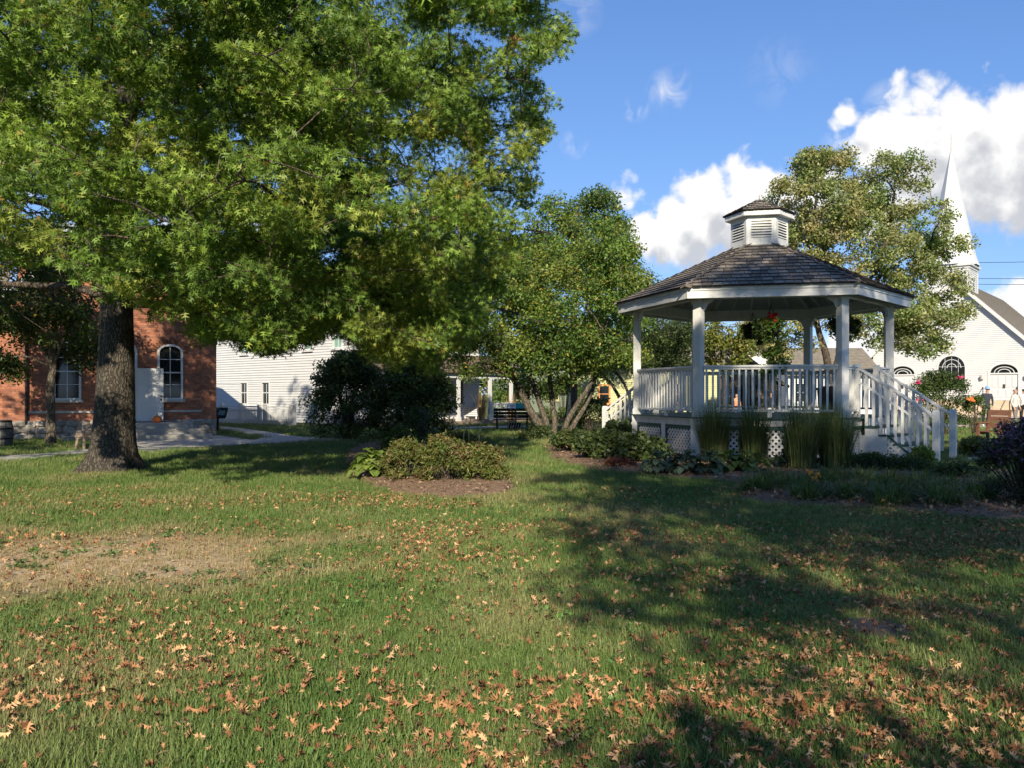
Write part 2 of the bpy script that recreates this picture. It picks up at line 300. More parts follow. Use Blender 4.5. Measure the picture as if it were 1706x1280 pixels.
def tmpl_hosta():
    v = []; f = []
    for (y, wd, z) in [(0, .03, 0), (.25, .34, .16), (.55, .40, .2), (.8, .25, .1), (1.0, .0, -.08)]:
        v += [(-wd, y, z + .06 * (wd > .1)), (0, y, z), (wd, y, z + .06 * (wd > .1))]
    for i in range(4):
        a = i * 3
        for k in (0, 1): f += [(a + k, a + k + 1, a + k + 4), (a + k, a + k + 4, a + k + 3)]
    return np.array(v, float), np.array(f)
def tmpl_blade():
    v = [(-.5, 0, 0), (.5, 0, 0), (-.42, 0, .45), (.42, 0, .45), (0, 0, 1)]
    return np.array(v, float), np.array([(0, 1, 3), (0, 3, 2), (2, 3, 4)])
def frames(nrm, spin):
    n = nrm / np.linalg.norm(nrm, axis=1, keepdims=True)
    h = np.where(np.abs(n[:, 2:3]) < .9, np.array([[0, 0, 1.]]), np.array([[1., 0, 0]]))
    x = np.cross(h, n); x /= np.linalg.norm(x, axis=1, keepdims=True); y = np.cross(n, x)
    c, s_ = np.cos(spin)[:, None], np.sin(spin)[:, None]
    return np.stack([x * c + y * s_, -x * s_ + y * c, n], axis=2)      # columns: local x, y, z
def scatter(name, tm, P, Rm, Sc, col, material, parent=None, kind=None, base=None):
    tv, tf = tm; n = len(P); k = len(tv)
    V = np.einsum('nij,kj->nki', Rm, tv) * Sc.reshape(n, 1, -1) + P[:, None, :]
    b = wloc(parent) if parent else (base or Vector((0, 0, 0)))
    V = V.reshape(-1, 3) - np.array(b)
    F = (tf[None] + (np.arange(n) * k)[:, None, None]).reshape(-1, 3); nf = len(F)
    me = bpy.data.meshes.new(name); me.vertices.add(len(V)); me.vertices.foreach_set('co', V.astype(np.float32).ravel())
    me.loops.add(nf * 3); me.loops.foreach_set('vertex_index', F.astype(np.int32).ravel())
    me.polygons.add(nf); me.polygons.foreach_set('loop_start', np.arange(0, nf * 3, 3, dtype=np.int32))
    me.materials.append(material); me.update(calc_edges=True)
    a = me.attributes.new('Col', 'FLOAT_COLOR', 'FACE')
    cc = np.concatenate([col, np.ones((n, 1))], 1); a.data.foreach_set('color', np.repeat(cc, len(tf), 0).astype(np.float32).ravel())
    o = bpy.data.objects.new(name, me); C.objects.link(o)
    if parent: o.parent = parent
    else: o.location = b
    if kind: o['kind'] = kind
    return o
OAK, LEAF, LEAFW, LEAFN, HOSTA, BLADE = tmpl_oak(), tmpl_leaf(.5), tmpl_leaf(.72), tmpl_leaf(.3), tmpl_hosta(), tmpl_blade()
def clump_leaves(cen, rad, nl, size, pal, up=.6, flat=.75, outw=.5, wgt=None, jit=.22, droop=.0, pidx=None):
    """leaf places for a set of clumps: centres (N,3), radii (N), leaves per clump"""
    cen = np.asarray(cen, float); rad = np.asarray(rad, float); n = len(cen)
    nl = np.broadcast_to(np.asarray(nl), (n,)).astype(int); idx = np.repeat(np.arange(n), nl); m = len(idx)
    u = rng.normal(size=(m, 3)); u /= np.linalg.norm(u, axis=1, keepdims=True)
    r = rng.random(m) ** .5
    off = u * r[:, None] * np.array([1, 1, flat]); off[:, 2] += droop * (off[:, 0] ** 2 + off[:, 1] ** 2)
    P = cen[idx] + off * rad[idx][:, None]
    nr = rng.normal(size=(m, 3)) * .75 + u * outw + np.array([0, 0, up])
    Rm = frames(nr, rng.random(m) * 6.283)
    size = np.broadcast_to(np.asarray(size, float), (n,))[idx]; Sc = size * (.75 + .5 * rng.random(m))
    pal = np.asarray(pal, float); pi = rng.choice(len(pal), n, p=wgt) if pidx is None else np.asarray(pidx); pc = pal[pi][idx]
    sw = rng.random(m) < .25; pc[sw] = pal[rng.choice(len(pal), sw.sum(), p=wgt)]
    col = pc * (1 + jit * rng.normal(size=(m, 1))).clip(.45, 1.7)
    return P, Rm, Sc, col
def smooth_path(pts, k=4):
    pts = [Vector(p) for p in pts]; o = []
    q = [pts[0] * 2 - pts[1]] + pts + [pts[-1] * 2 - pts[-2]]
    for i in range(1, len(q) - 2):
        for j in range(k):
            t = j / k; a, b, c, d = q[i - 1], q[i], q[i + 1], q[i + 2]
            o.append(.5 * ((2 * b) + (c - a) * t + (2 * a - 5 * b + 4 * c - d) * t * t + (3 * b - a - 3 * c + d) * t ** 3))
    return o + [pts[-1]]
def limb(mb, pts, r0, r1, n=7, k=3, wob=0):
    p = smooth_path(pts, k)
    if wob: p = [q + Vector((rnd.gauss(0, wob), rnd.gauss(0, wob), rnd.gauss(0, wob))) if 0 < i < len(p) - 1 else q for i, q in enumerate(p)]
    m = len(p) - 1; mb.tube(p, [r0 + (r1 - r0) * (i / m) ** .8 for i in range(m + 1)], n); return p
def twigs_to(mb, nodes, cen, rad, r0=.03, low=.5):
    """thin branches from the nearest limb point below each clump, plus twigs inside the clump"""
    nd = np.array([tuple(p) for p in nodes]); cn_ = np.array([tuple(c) for c in cen])
    order = np.argsort([np.min(np.linalg.norm(nd - c, axis=1)) for c in cn_])
    for i in order:
        c, r = Vector(cn_[i]), rad[i]; d = nd - cn_[i]; dist = np.linalg.norm(d, axis=1) + low * np.maximum(d[:, 2], 0) * 2
        a = Vector(nd[dist.argmin()]); L_ = (c - a).length
        if L_ < .05: continue
        mid = a.lerp(c, .5) + Vector((rnd.gauss(0, .08), rnd.gauss(0, .08), .08 * L_ + rnd.gauss(0, .05))) * min(L_, 1.5)
        q = smooth_path([a, mid, c], 2); nd = np.concatenate([nd, np.array([tuple(p) for p in q[1:]])])
        k_ = min(1.6, .7 + .3 * L_)
        mb.tube(q, [r0 * k_ * (1 - .19 * i) for i in range(5)], 4, cap=False)
        for _ in range(3):
            e = c + Vector((rnd.gauss(0, 1), rnd.gauss(0, 1), rnd.gauss(0, .5))).normalized() * r * .9
            mb.tube([c.lerp(mid, .3), c.lerp(e, .5) + Vector((0, 0, .05)), e], [r0 * .35, r0 * .25, r0 * .12], 3, cap=False)
def inpoly(x, y, poly):
    c = False; j = len(poly) - 1
    for i in range(len(poly)):
        xi, yi = poly[i]; xj, yj = poly[j]
        if (yi > y) != (yj > y) and x < (xj - xi) * (y - yi) / (yj - yi) + xi: c = not c
        j = i
    return c
def proj(p): return (CX + FPX * p[0] / p[1], HZ - FPX * (p[2] - EYE) / p[1])

# ------------------------------------------------------------------ ground
def ground_mat():
    m, t, b = new_mat('lawn_ground'); L = t.links.new
    b.inputs['Roughness'].default_value = .95; b.inputs['Specular IOR Level'].default_value = .1
    geo = N(t, 'ShaderNodeNewGeometry')
    def noise(sc, det=5): n = N(t, 'ShaderNodeTexNoise'); n.inputs['Scale'].default_value = sc; n.inputs['Detail'].default_value = det; L(geo.outputs['Position'], n.inputs['Vector']); return n.outputs[0]
    def rng_(v, a, b_, c=0, d=1): q = N(t, 'ShaderNodeMapRange'); q.inputs['From Min'].default_value = a; q.inputs['From Max'].default_value = b_; q.inputs['To Min'].default_value = c; q.inputs['To Max'].default_value = d; L(v, q.inputs['Value']); return q.outputs[0]
    def mix(f, a, b_):
        q = N(t, 'ShaderNodeMix', data_type='RGBA'); L(f, q.inputs[0])
        for i, x in ((6, a), (7, b_)):
            if isinstance(x, tuple): q.inputs[i].default_value = (*x, 1)
            else: L(x, q.inputs[i])
        return q.outputs[2]
    c = mix(rng_(noise(.35), .4, .65), (.075, .105, .028), (.115, .125, .045))
    c = mix(rng_(noise(1.7), .5, .75), c, (.17, .145, .075))
    c = mix(rng_(noise(14), .45, .8), c, (.05, .06, .02))
    # a worn bare patch in the lawn, an irregular ellipse on the ground
    sp = N(t, 'ShaderNodeSeparateXYZ'); L(geo.outputs['Position'], sp.inputs[0])
    cv = N(t, 'ShaderNodeVectorMath', operation='MULTIPLY_ADD'); cv.inputs[1].default_value = (1 / 2.35, 1 / 1.25, 0); cv.inputs[2].default_value = (4.4 / 2.35, -7.5 / 1.25, 0); L(geo.outputs['Position'], cv.inputs[0])
    ln = N(t, 'ShaderNodeVectorMath', operation='LENGTH'); L(cv.outputs[0], ln.inputs[0])
    nn = N(t, 'ShaderNodeMath', operation='MULTIPLY_ADD'); nn.inputs[1].default_value = 1.1; L(noise(1.3, 6), nn.inputs[0]); L(ln.outputs['Value'], nn.inputs[2])
    c = mix(rng_(nn.outputs[0], 1.1, 1.9, 1, 0), c, mix(rng_(noise(9), .4, .65), (.34, .25, .15), (.46, .36, .22)))
    L(c, b.inputs['Base Color'])
    bp = N(t, 'ShaderNodeBump'); bp.inputs['Strength'].default_value = .6; bp.inputs['Distance'].default_value = .03; L(noise(25), bp.inputs['Height']); L(bp.outputs[0], b.inputs['Normal'])
    return m
mb = MB(); gx = [-600, -120, -40, -20, 0, 20, 40, 120, 600]; gy = [-300, -60, 0, 15, 30, 60, 120, 300, 900]
mb.add([(x, y, 0) for y in gy for x in gx], [(j * 9 + i, j * 9 + i + 1, j * 9 + i + 10, j * 9 + i + 9) for j in range(8) for i in range(8)])
mb.build('lawn', ground_mat(), kind='structure')
PATHS = []
def sheet(name, pts, z, m, kind='structure'):
    b = MB(); b.prism([(p.x, p.y) for p in pts], -.02, z); PATHS.append([(p.x, p.y) for p in pts]); return b.build(name, m, kind=kind)
sheet('footpath', [G(-120, 775), G(0, 762), G(60, 758.5), G(150, 750), G(232, 742), G(232, 752), G(150, 757), G(60, 766), G(0, 771), G(-120, 790)], .02, M['conc'])
sheet('path_apron', [G(205, 751.5), G(200, 733), G(250, 730), G(330, 727), G(345, 725), G(420, 735), G(548, 732.2), G(600, 731), G(600, 735), G(548, 737), G(420, 742.5), G(300, 751), G(232, 756)], .024, M['conc'])
sheet('fence_path', [G(367, 711.5), G(400, 714.5), G(440, 720), G(490, 728), G(545, 732), G(425, 735), G(440, 729.5), G(400, 722), G(362, 716)], .016, M['conc'])
sheet('garden_path', [G(690, 713.5), G(800, 712), G(920, 710), G(1000, 709), G(1000, 712), G(920, 714), G(800, 716.5), G(690, 718)], .02, M['conc'])
sheet('porch_paving', [G(700, 703.5), G(740, 700), G(800, 698), G(960, 698), G(960, 701), G(880, 704), G(830, 707.5), G(742, 706)], .014, M['tan_tex'])
sheet('side_path', [G(1600, 768), G(1640, 758), G(1720, 750), G(1720, 754), G(1660, 764), G(1620, 774)], .02, M['conc'])

# ------------------------------------------------------------------ wall and window builders
def rows(z0, z1, h, extent, opens):
    z = z0; k = 0
    while z < z1 - .005:
        zt = min(z + h, z1); zc = (z + zt) / 2; iv = [extent(zc)]
        for op in opens:
            r = op(zc)
            if not r: continue
            nv = []
            for a, b in iv:
                if r[1] <= a or r[0] >= b: nv.append((a, b)); continue
                if r[0] > a: nv.append((a, r[0]))
                if r[1] < b: nv.append((r[1], b))
            iv = nv
        yield k, z, zt, [i for i in iv if i[1] - i[0] > .015]
        z = zt; k += 1
def op_rect(s, w_, z0, z1): return lambda z: (s - w_ / 2, s + w_ / 2) if z0 < z < z1 else None
def op_arch(s, w_, z0, zs, rise):                     # straight to zs, then an arch of the given rise
    def f(z):
        if z0 < z <= zs: return (s - w_ / 2, s + w_ / 2)
        if zs < z < zs + rise:
            q = w_ / 2 * math.sqrt(max(0, 1 - ((z - zs) / rise) ** 2)); return (s - q, s + q)
    return f
def clapboards(F, z0, z1, h, extent, opens, m, parent, name='clapboards', d=0.0):
    mb = MB()
    for k, a, b, iv in rows(z0, z1, h, extent, opens):
        for s0, s1 in iv:
            j = rnd.uniform(0, .003)
            mb.hexa([F.P(s0, d - .02, a), F.P(s1, d - .02, a), F.P(s1, d + .038 + j, a), F.P(s0, d + .038 + j, a), F.P(s0, d - .02, b + .004), F.P(s1, d - .02, b + .004), F.P(s1, d + .006, b + .004), F.P(s0, d + .006, b + .004)])
    return mb.build(name, m, parent, kind='stuff')
def bricks(F, z0, z1, extent, opens, parent):
    mb = MB(); pal = [(.35, .135, .075), (.39, .155, .085), (.30, .115, .065), (.41, .175, .10), (.27, .11, .07)]
    for k, a, b, iv in rows(z0, z1, .0745, extent, opens):
        for s0, s1 in iv:
            x = math.floor(s0 / .215) * .215 - (.1075 if k % 2 else 0)
            while x < s1:
                p, q = max(s0, x + .005), min(s1, x + .21); x += .215
                if q - p < .02: continue
                c = rnd.choice(pal); g = rnd.uniform(.85, 1.12); d = rnd.uniform(.008, .014)
                mb.add([F.P(p, 0, a + .005), F.P(q, 0, a + .005), F.P(q, 0, b - .005), F.P(p, 0, b - .005), F.P(p, d, a + .005), F.P(q, d, a + .005), F.P(q, d, b - .005), F.P(p, d, b - .005)],
                       [(4, 5, 6, 7), (0, 1, 5, 4), (1, 2, 6, 5), (2, 3, 7, 6), (3, 0, 4, 7)], 0, tuple(v * g for v in c))
    return mb.build('brickwork', M['brick'], parent, kind='stuff')
def arc_pts(s, w_, zs, rise, n=12, r=1.0): return [(s + r * w_ / 2 * math.cos(math.pi * i / n), zs + r * rise * math.sin(math.pi * i / n)) for i in range(n + 1)]
def window(F, s, z0, w_, h, parent, cols=2, rws=2, arch=0.0, fw=.09, frame='white', d=.0, sill=True, pane='glass', name='window', shutters=None):
    """part window (the frame) with panes, sill and muntins under it"""
    zs = z0 + h - arch; mb = MB()
    F.box(mb, s - w_ / 2 - fw, s - w_ / 2, d - .08, d + .05, z0, zs); F.box(mb, s + w_ / 2, s + w_ / 2 + fw, d - .08, d + .05, z0, zs)
    F.box(mb, s - w_ / 2, s + w_ / 2, d - .08, d + .048, z0, z0 + fw * .8)
    if arch:
        a = arc_pts(s, w_, zs, arch); b = arc_pts(s, w_ + 2 * fw, zs, arch + fw)
        for i in range(len(a) - 1): F.poly(mb, [a[i], b[i], b[i + 1], a[i + 1]], d - .08, d + .05)
    else: F.box(mb, s - w_ / 2 - fw, s + w_ / 2 + fw, d - .08, d + .052, zs, zs + fw)
    o = mb.build(name, M[frame], parent)
    gz0, gz1 = z0 + fw * .8, z0 + h
    mz = MB(); bw = .022
    for i in range(1, cols): x = s - w_ / 2 + w_ * i / cols; F.box(mz, x - bw / 2, x + bw / 2, d - .05, d - .02, gz0, gz1 - (arch * .08 if arch else 0))
    for j in range(1, rws):
        z = gz0 + (gz1 - gz0) * j / rws; q = bw * (1.9 if rws % 2 == 0 and j == rws // 2 else 1); F.box(mz, s - w_ / 2, s + w_ / 2, d - .055, d - .018, z - q / 2, z + q / 2)
    if mz.v: mz.build('muntin', M[frame], o)
    for i in range(cols):
        for j in range(rws):
            a, b = s - w_ / 2 + w_ * i / cols, s - w_ / 2 + w_ * (i + 1) / cols; p, q = gz0 + (gz1 - gz0) * j / rws, gz0 + (gz1 - gz0) * (j + 1) / rws
            pm = MB()
            if arch and j == rws - 1:
                pts = [(a, p), (b, p)] + [(x, z) for x, z in ((b + (a - b) * t / 6, 0) for t in range(7)) for z in [zs + arch * math.sqrt(max(0, 1 - ((x - s) / (w_ / 2)) ** 2))]]
                pts = [pt for k, pt in enumerate(pts) if k < 2 or pt[1] > p + .001]
                F.poly(pm, pts, d - .045, d - .037)
            else: F.box(pm, a, b, d - .045, d - .037, p, q)
            pm.build('pane', M[pane], o)
    if sill:
        ms = MB(); F.box(ms, s - w_ / 2 - fw - .06, s + w_ / 2 + fw + .06, d - .03, d + .11, z0 - .09, z0 - .002); ms.build('sill', M['lime' if sill == 'stone' else frame], o)
    return o
def roof_plane(mb, a, b, c, d, n, th=.03):
    """lapped courses on the quad a-b (eave) to d-c (ridge)"""
    a, b, c, d = (Vector(p) for p in (a, b, c, d)); nr = (b - a).cross(d - a).normalized()
    if nr.z < 0: nr = -nr
    for i in range(n):
        t0, t1 = i / n, min(1, (i + 1.25) / n); l0, r0, l1, r1 = a.lerp(d, t0), b.lerp(c, t0), a.lerp(d, t1), b.lerp(c, t1)
        mb.hexa([l0, r0, r1, l1, l0 + nr * th * 1.7, r0 + nr * th * 1.7, r1 + nr * th * .5, l1 + nr * th * .5])

# ------------------------------------------------------------------ gazebo
GC = Vector((6.344, 21.25, 0)); GD = -12.0
gz = thing('gazebo', 'white six-sided gazebo with cupola and dark shingled roof', 'gazebo', GC)
def hp(r, ang, z=0): return Vector((GC.x + r * math.sin(R(GD + ang)), GC.y - r * math.cos(R(GD + ang)), z))
DK, RT = .965, 2.17                                    # deck and rail height
CA = [-90, -30, 30, 90, 150, 210]                      # corner angles: left, front left, front right, right, back right, back left
mb = MB(); n6 = [hp(3.16, a) for a in CA]; mb.prism([(p.x, p.y) for p in n6], DK - .09, DK - .03); mb.build('deck', M['woodgrey'], gz)
mb = MB(); n6 = [hp(3.30, a) for a in CA]; mb.prism([(p.x, p.y) for p in n6], DK - .028, DK); mb.build('deck_floor', M['green'], gz)
def side(k, r=3.1):                                    # frame of the wall between corner k and k+1
    a, b = hp(r, CA[k]), hp(r, CA[(k + 1) % 6]); return Fr(a, b - a, hp(1, CA[k] + 30) - GC), (b - a).length
postm = MB()
for a in CA:
    F = Fr(hp(3.1, a), hp(3.1, a + 90) - GC, hp(3.1, a) - GC); mb = MB()
    F.box(mb, -.095, .095, -.095, .095, DK, 3.80); F.box(mb, -.115, .115, -.115, .115, DK, DK + .14); F.box(mb, -.115, .115, -.115, .115, 3.60, 3.66)
    mb.build('post', M['white'], gz)
    mb = MB(); F.box(mb, -.13, .13, -.12, .13, 0, DK - .03); mb.build('base_post', M['white'], gz)
balm = MB(); balm.box(-.022, .022, -.022, .022, 0, 1); bal = balm.mesh('baluster', M['white'])
def railing(F, s0, s1, nb, zt=RT, zb=DK + .13):
    mb = MB(); F.box(mb, s0, s1, -.06, .06, zt - .045, zt); F.box(mb, s0, s1, -.03, .03, zt - .10, zt - .046); mb.build('handrail', M['white'], gz)
    mb = MB(); F.box(mb, s0, s1, -.04, .04, zb, zb + .05); F.box(mb, (s0 + s1) / 2 - .05, (s0 + s1) / 2 + .05, -.03, .03, DK, zb - .001); mb.build('bottom_rail', M['white'], gz)
    for i in range(nb):
        s = s0 + (s1 - s0) * (i + .5) / nb
        inst('baluster', bal, gz, F.M(s, 0, zb + .05) @ Matrix.Diagonal((1, 1, zt - .10 - zb - .05, 1)))
def lattice(F, s0, s1, z0, z1, d, tri=False):
    mb = MB(); w_, h = s1 - s0, z1 - z0; st = .135; sw = .046
    for sg in (1, -1):
        c = -h
        while c < w_ + h:
            p = []                                     # clip the line  x = c + sg*z  to the panel
            for z in (0, h):
                x = c + sg * z if sg == 1 else c + h - z
                p.append((x, z))
            (xa, za), (xb, zb) = p
            def cl(x, xa=xa, za=za, xb=xb, zb=zb): return za + (x - xa) * (zb - za) / (xb - xa)
            q = []
            for (x, z) in ((xa, za), (xb, zb)):
                if x < 0: x, z = 0, cl(0)
                elif x > w_: x, z = w_, cl(w_)
                q.append((x, z))
            c += st
            if abs(q[0][0] - q[1][0]) < .03 or max(xa, xb) < 0 or min(xa, xb) > w_: continue
            if tri and True:
                keep = []
                for t in [i / 12 for i in range(13)]:
                    x = q[0][0] + (q[1][0] - q[0][0]) * t; z = q[0][1] + (q[1][1] - q[0][1]) * t
                    if z <= h * (1 - x / w_): keep.append((x, z))
                if len(keep) < 2: continue
                q = [keep[0], keep[-1]]
            mb.beam(F.P(s0 + q[0][0], d + sg * .005, z0 + q[0][1]), F.P(s0 + q[1][0], d + sg * .005, z0 + q[1][1]), .009, sw, up=F.n.cross(Vector((q[1][0] - q[0][0]) * F.u + Vector((0, 0, q[1][1] - q[0][1])))))
    mb.build('lattice', M['white'], gz, kind='stuff')
for k in range(6):
    F, L_ = side(k); stair = k in (2, 5)
    if not stair: railing(F, .10, L_ - .10, 20)
    else:
        railing(F, .10, L_ / 2 - .72, 5); railing(F, L_ / 2 + .72, L_ - .10, 5)
        for sg in (-1, 1):
            mb = MB(); F.box(mb, L_ / 2 + sg * .66 - .06, L_ / 2 + sg * .66 + .06, -.06, .06, DK, RT + .04); mb.build('newel_post', M['white'], gz)
    # skirt: white frame, green panel frame, lattice, dark sheet painted in behind as shade
    Fo, Lo = side(k, 3.16); mb = MB()
    Fo.box(mb, .13, Lo - .13, -.02, .03, DK - .20, DK - .03); mb.build('skirt_board', M['white'], gz)
    npan = 2 if k in (0, 2, 3, 5) else 3
    for i in range(npan):
        a, b = .14 + (Lo - .28) * i / npan, .14 + (Lo - .28) * (i + 1) / npan
        if i: m2 = MB(); Fo.box(m2, a - .09, a + .09, -.02, .026, 0, DK - .201); m2.build('skirt_stud', M['white'], gz); a += .09
        if i < npan - 1: b -= .09
        if stair and i == (1 if k == 2 else 0) and False: continue
        m2 = MB(); z1 = DK - .203; fw = .085
        Fo.box(m2, a, a + fw, -.03, .012, .02, z1); Fo.box(m2, b - fw, b, -.03, .012, .02, z1); Fo.box(m2, a + fw, b - fw, -.03, .0125, z1 - fw, z1); Fo.box(m2, a + fw, b - fw, -.03, .0125, .02, .08)
        m2.build('panel_frame', M['green'], gz); lattice(Fo, a + fw, b - fw, .08, z1 - fw, -.012)
    m2 = MB(); Fo.box(m2, .05, Lo - .05, -.16, -.14, 0, DK - .1); m2.build('skirt_shade_sheet', M['dark'], gz)
    # beam, bracket and fascia
    mb = MB(); F.box(mb, .0, L_, -.07, .07, 3.68, 3.93); mb.build('beam', M['white'], gz)
    for s0, sg in ((.10, 1), (L_ - .10, -1)):
        m2 = MB(); pts = [(s0, 3.679), (s0, 3.42), (s0 + sg * .05, 3.44), (s0 + sg * .10, 3.56), (s0 + sg * .20, 3.62), (s0 + sg * .24, 3.679)]
        F.poly(m2, pts, -.035, .035); m2.build('bracket', M['white'], gz)
    Fe, Le = side(k, 3.60); mb = MB(); Fe.box(mb, 0, Le, -.03, .0, 3.66, 3.90); Fe.box(mb, .0, Le, .001, .02, 3.83, 3.905); mb.build('fascia', M['white'], gz)
    mb = MB()                                          # rafters under the roof
    for i in range(1, 6):
        t = i / 6; a = hp(3.55, CA[k]).lerp(hp(3.55, CA[k] + 60), t); b = hp(.66, CA[k]).lerp(hp(.66, CA[k] + 60), t)
        q = 0 if abs(t - .5) < .3 else .35
        b2 = a.lerp(b, 1 - q - abs(t - .5) * .8)
        f = (a - b2).length / (a - b).length
        mb.beam((a.x, a.y, 3.80), (b2.x, b2.y, 3.80 + 1.36 * f), .05, .12)
    mb.beam((*hp(3.58, CA[k]).xy, 3.79), (*hp(.66, CA[k]).xy, 5.17), .06, .15); mb.build('rafter', M['white'], gz)
# roof: underside boards, then every course of shingles
E0, E1, RE, RI = 3.905, 5.26, 3.70, .62
mb = MB(); mb.add([hp(RE - .04, a, E0) for a in CA] + [hp(RI, a, E1) for a in CA], [(i, (i + 1) % 6, 6 + (i + 1) % 6, 6 + i) for i in range(6)]); mb.build('roof_deck', M['soffit'], gz)
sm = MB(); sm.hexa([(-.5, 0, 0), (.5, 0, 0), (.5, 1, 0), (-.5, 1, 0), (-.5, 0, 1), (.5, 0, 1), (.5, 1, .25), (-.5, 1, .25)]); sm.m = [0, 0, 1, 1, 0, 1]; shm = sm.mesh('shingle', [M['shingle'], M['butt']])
def shingle_roof(E0, E1, RE, RI, nr, wid, limit, zoff=.004):
    rest = MB(); cand = []
    for k in range(6):
        a0, a1 = CA[k], CA[k] + 60; e0, e1, i0, i1 = hp(RE, a0, E0), hp(RE, a1, E0), hp(RI, a0, E1), hp(RI, a1, E1)
        u = (e1 - e0).normalized(); em, im = (e0 + e1) / 2, (i0 + i1) / 2; sl_ = (im - em); SL = sl_.length; v = sl_.normalized(); nr_ = u.cross(v)
        if nr_.z < 0: nr_ = -nr_
        for j in range(nr):
            t = j / nr; hw = (RE + (RI - RE) * t) / 2; hw2 = (RE + (RI - RE) * min(1, (j + 1) / nr)) / 2; x = -hw + .005
            while x < hw - .02:
                wd = wid * rnd.uniform(.65, 1.3); x2 = min(x + wd, hw)
                if hw - x2 < .05: x2 = hw
                ln_ = SL / nr * 1.25; c = em + u * ((x + x2) / 2) + v * (t * SL + rnd.uniform(-.012, .006)) + nr_ * (zoff + rnd.uniform(0, .003)); rot = rnd.gauss(0, .012)
                uu = (u + v * rot).normalized(); vv = (v - u * rot).normalized()
                lift = rnd.uniform(.0, .05)
                vv2 = (vv - nr_ * lift * .3).normalized()
                Mx = Matrix(((uu.x * (x2 - x - .012), vv2.x * ln_, nr_.x * .034, c.x), (uu.y * (x2 - x - .012), vv2.y * ln_, nr_.y * .034, c.y), (uu.z * (x2 - x - .012), vv2.z * ln_, nr_.z * .034, c.z), (0, 0, 0, 1)))
                vis = (1 if k == 1 else .72 if k == 2 else .75 if k == 0 else 0)
                cand.append((vis * (x2 - x) * SL / nr, Mx)); x = x2
    cand.sort(key=lambda q: -q[0])
    for i, (q, Mx) in enumerate(cand):
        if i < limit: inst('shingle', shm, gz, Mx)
        else:
            g = rnd.uniform(.5, 1.5); vs_ = [Mx @ v.co for v in shm.vertices]; pf = [tuple(p.vertices) for p in shm.polygons]
            rest.add(vs_, [pf[0], pf[1], pf[4]], 0, (.18 * g, .16 * g, .135 * g)); rest.add(vs_, [pf[2], pf[3], pf[5]], 0, (.028, .024, .021))  # joined shingles: ends and sides get the same dark course-shadow colour
    return rest
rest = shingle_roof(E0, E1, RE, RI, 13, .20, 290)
hip = MB()                                             # hip caps
for a in CA:
    for j in range(17):
        p, q = hp(RE + .0, a, E0 + .05), hp(RI, a, E1 + .05); c0, c1 = p.lerp(q, j / 17), p.lerp(q, (j + 1.3) / 17)
        for sg in (-1, 1):
            tdir = hp(1, a + sg * 90) - GC; dn = Vector((0, 0, -.035)); g = rnd.uniform(.6, 1.5); col = (.12 * g, .1 * g, .085 * g)
            hip.hexa([c0 + dn, c0 + tdir * .13 + dn * 2.2, c1 + tdir * .13 + dn * 2.8, c1 + dn * 1.6, c0, c0 + tdir * .13 + dn * 1.2, c1 + tdir * .13 + dn * 2.2, c1 + dn * .6], 0, col)
hip.build('hip_cap', M['shingle_mass'], gz, kind='stuff')
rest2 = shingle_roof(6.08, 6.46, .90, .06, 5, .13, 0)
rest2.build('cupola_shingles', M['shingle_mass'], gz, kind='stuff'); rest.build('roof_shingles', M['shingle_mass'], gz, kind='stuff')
# cupola
mb = MB(); n6 = [hp(.68, a) for a in CA]; mb.prism([(p.x, p.y) for p in n6], 5.0, 6.0); cup = mb.build('cupola', M['white'], gz)
mb = MB(); n6 = [hp(.86, a) for a in CA]; mb.prism([(p.x, p.y) for p in n6], 5.965, 6.075); mb.build('cupola_fascia', M['white'], cup)
mb = MB(); mb.lathe((GC.x, GC.y, 6.42), [(.09, 0), (.10, .03), (.05, .07), (.012, .09), (.008, .2)], 8); mb.build('finial', M['shingle_mass'] if False else M['woodgrey'], cup)
for k in range(6):
    F, L_ = side(k, .685); mb = MB(); F.box(mb, 0, .10, .0, .025, 5.0, 5.964); F.box(mb, L_ - .10, L_, .0, .025, 5.0, 5.964); F.box(mb, .10, L_ - .10, 0, .024, 5.84, 5.964); F.box(mb, .10, L_ - .10, 0, .024, 5.0, 5.42); mb.build('cupola_trim', M['white'], cup)
    mb = MB(); F.box(mb, .10, L_ - .10, 0, .004, 5.42, 5.84); mb.build('louvre_back', M['dark'], cup)
    for j in range(6):
        z = 5.43 + j * .068; mb = MB(); mb.hexa([F.P(.10, .006, z + .035), F.P(L_ - .10, .006, z + .035), F.P(L_ - .10, .04, z), F.P(.10, .04, z), F.P(.10, .006, z + .05), F.P(L_ - .10, .006, z + .05), F.P(L_ - .10, .04, z + .016), F.P(.10, .04, z + .016)]); mb.build('louvre_slat', M['white'], cup)
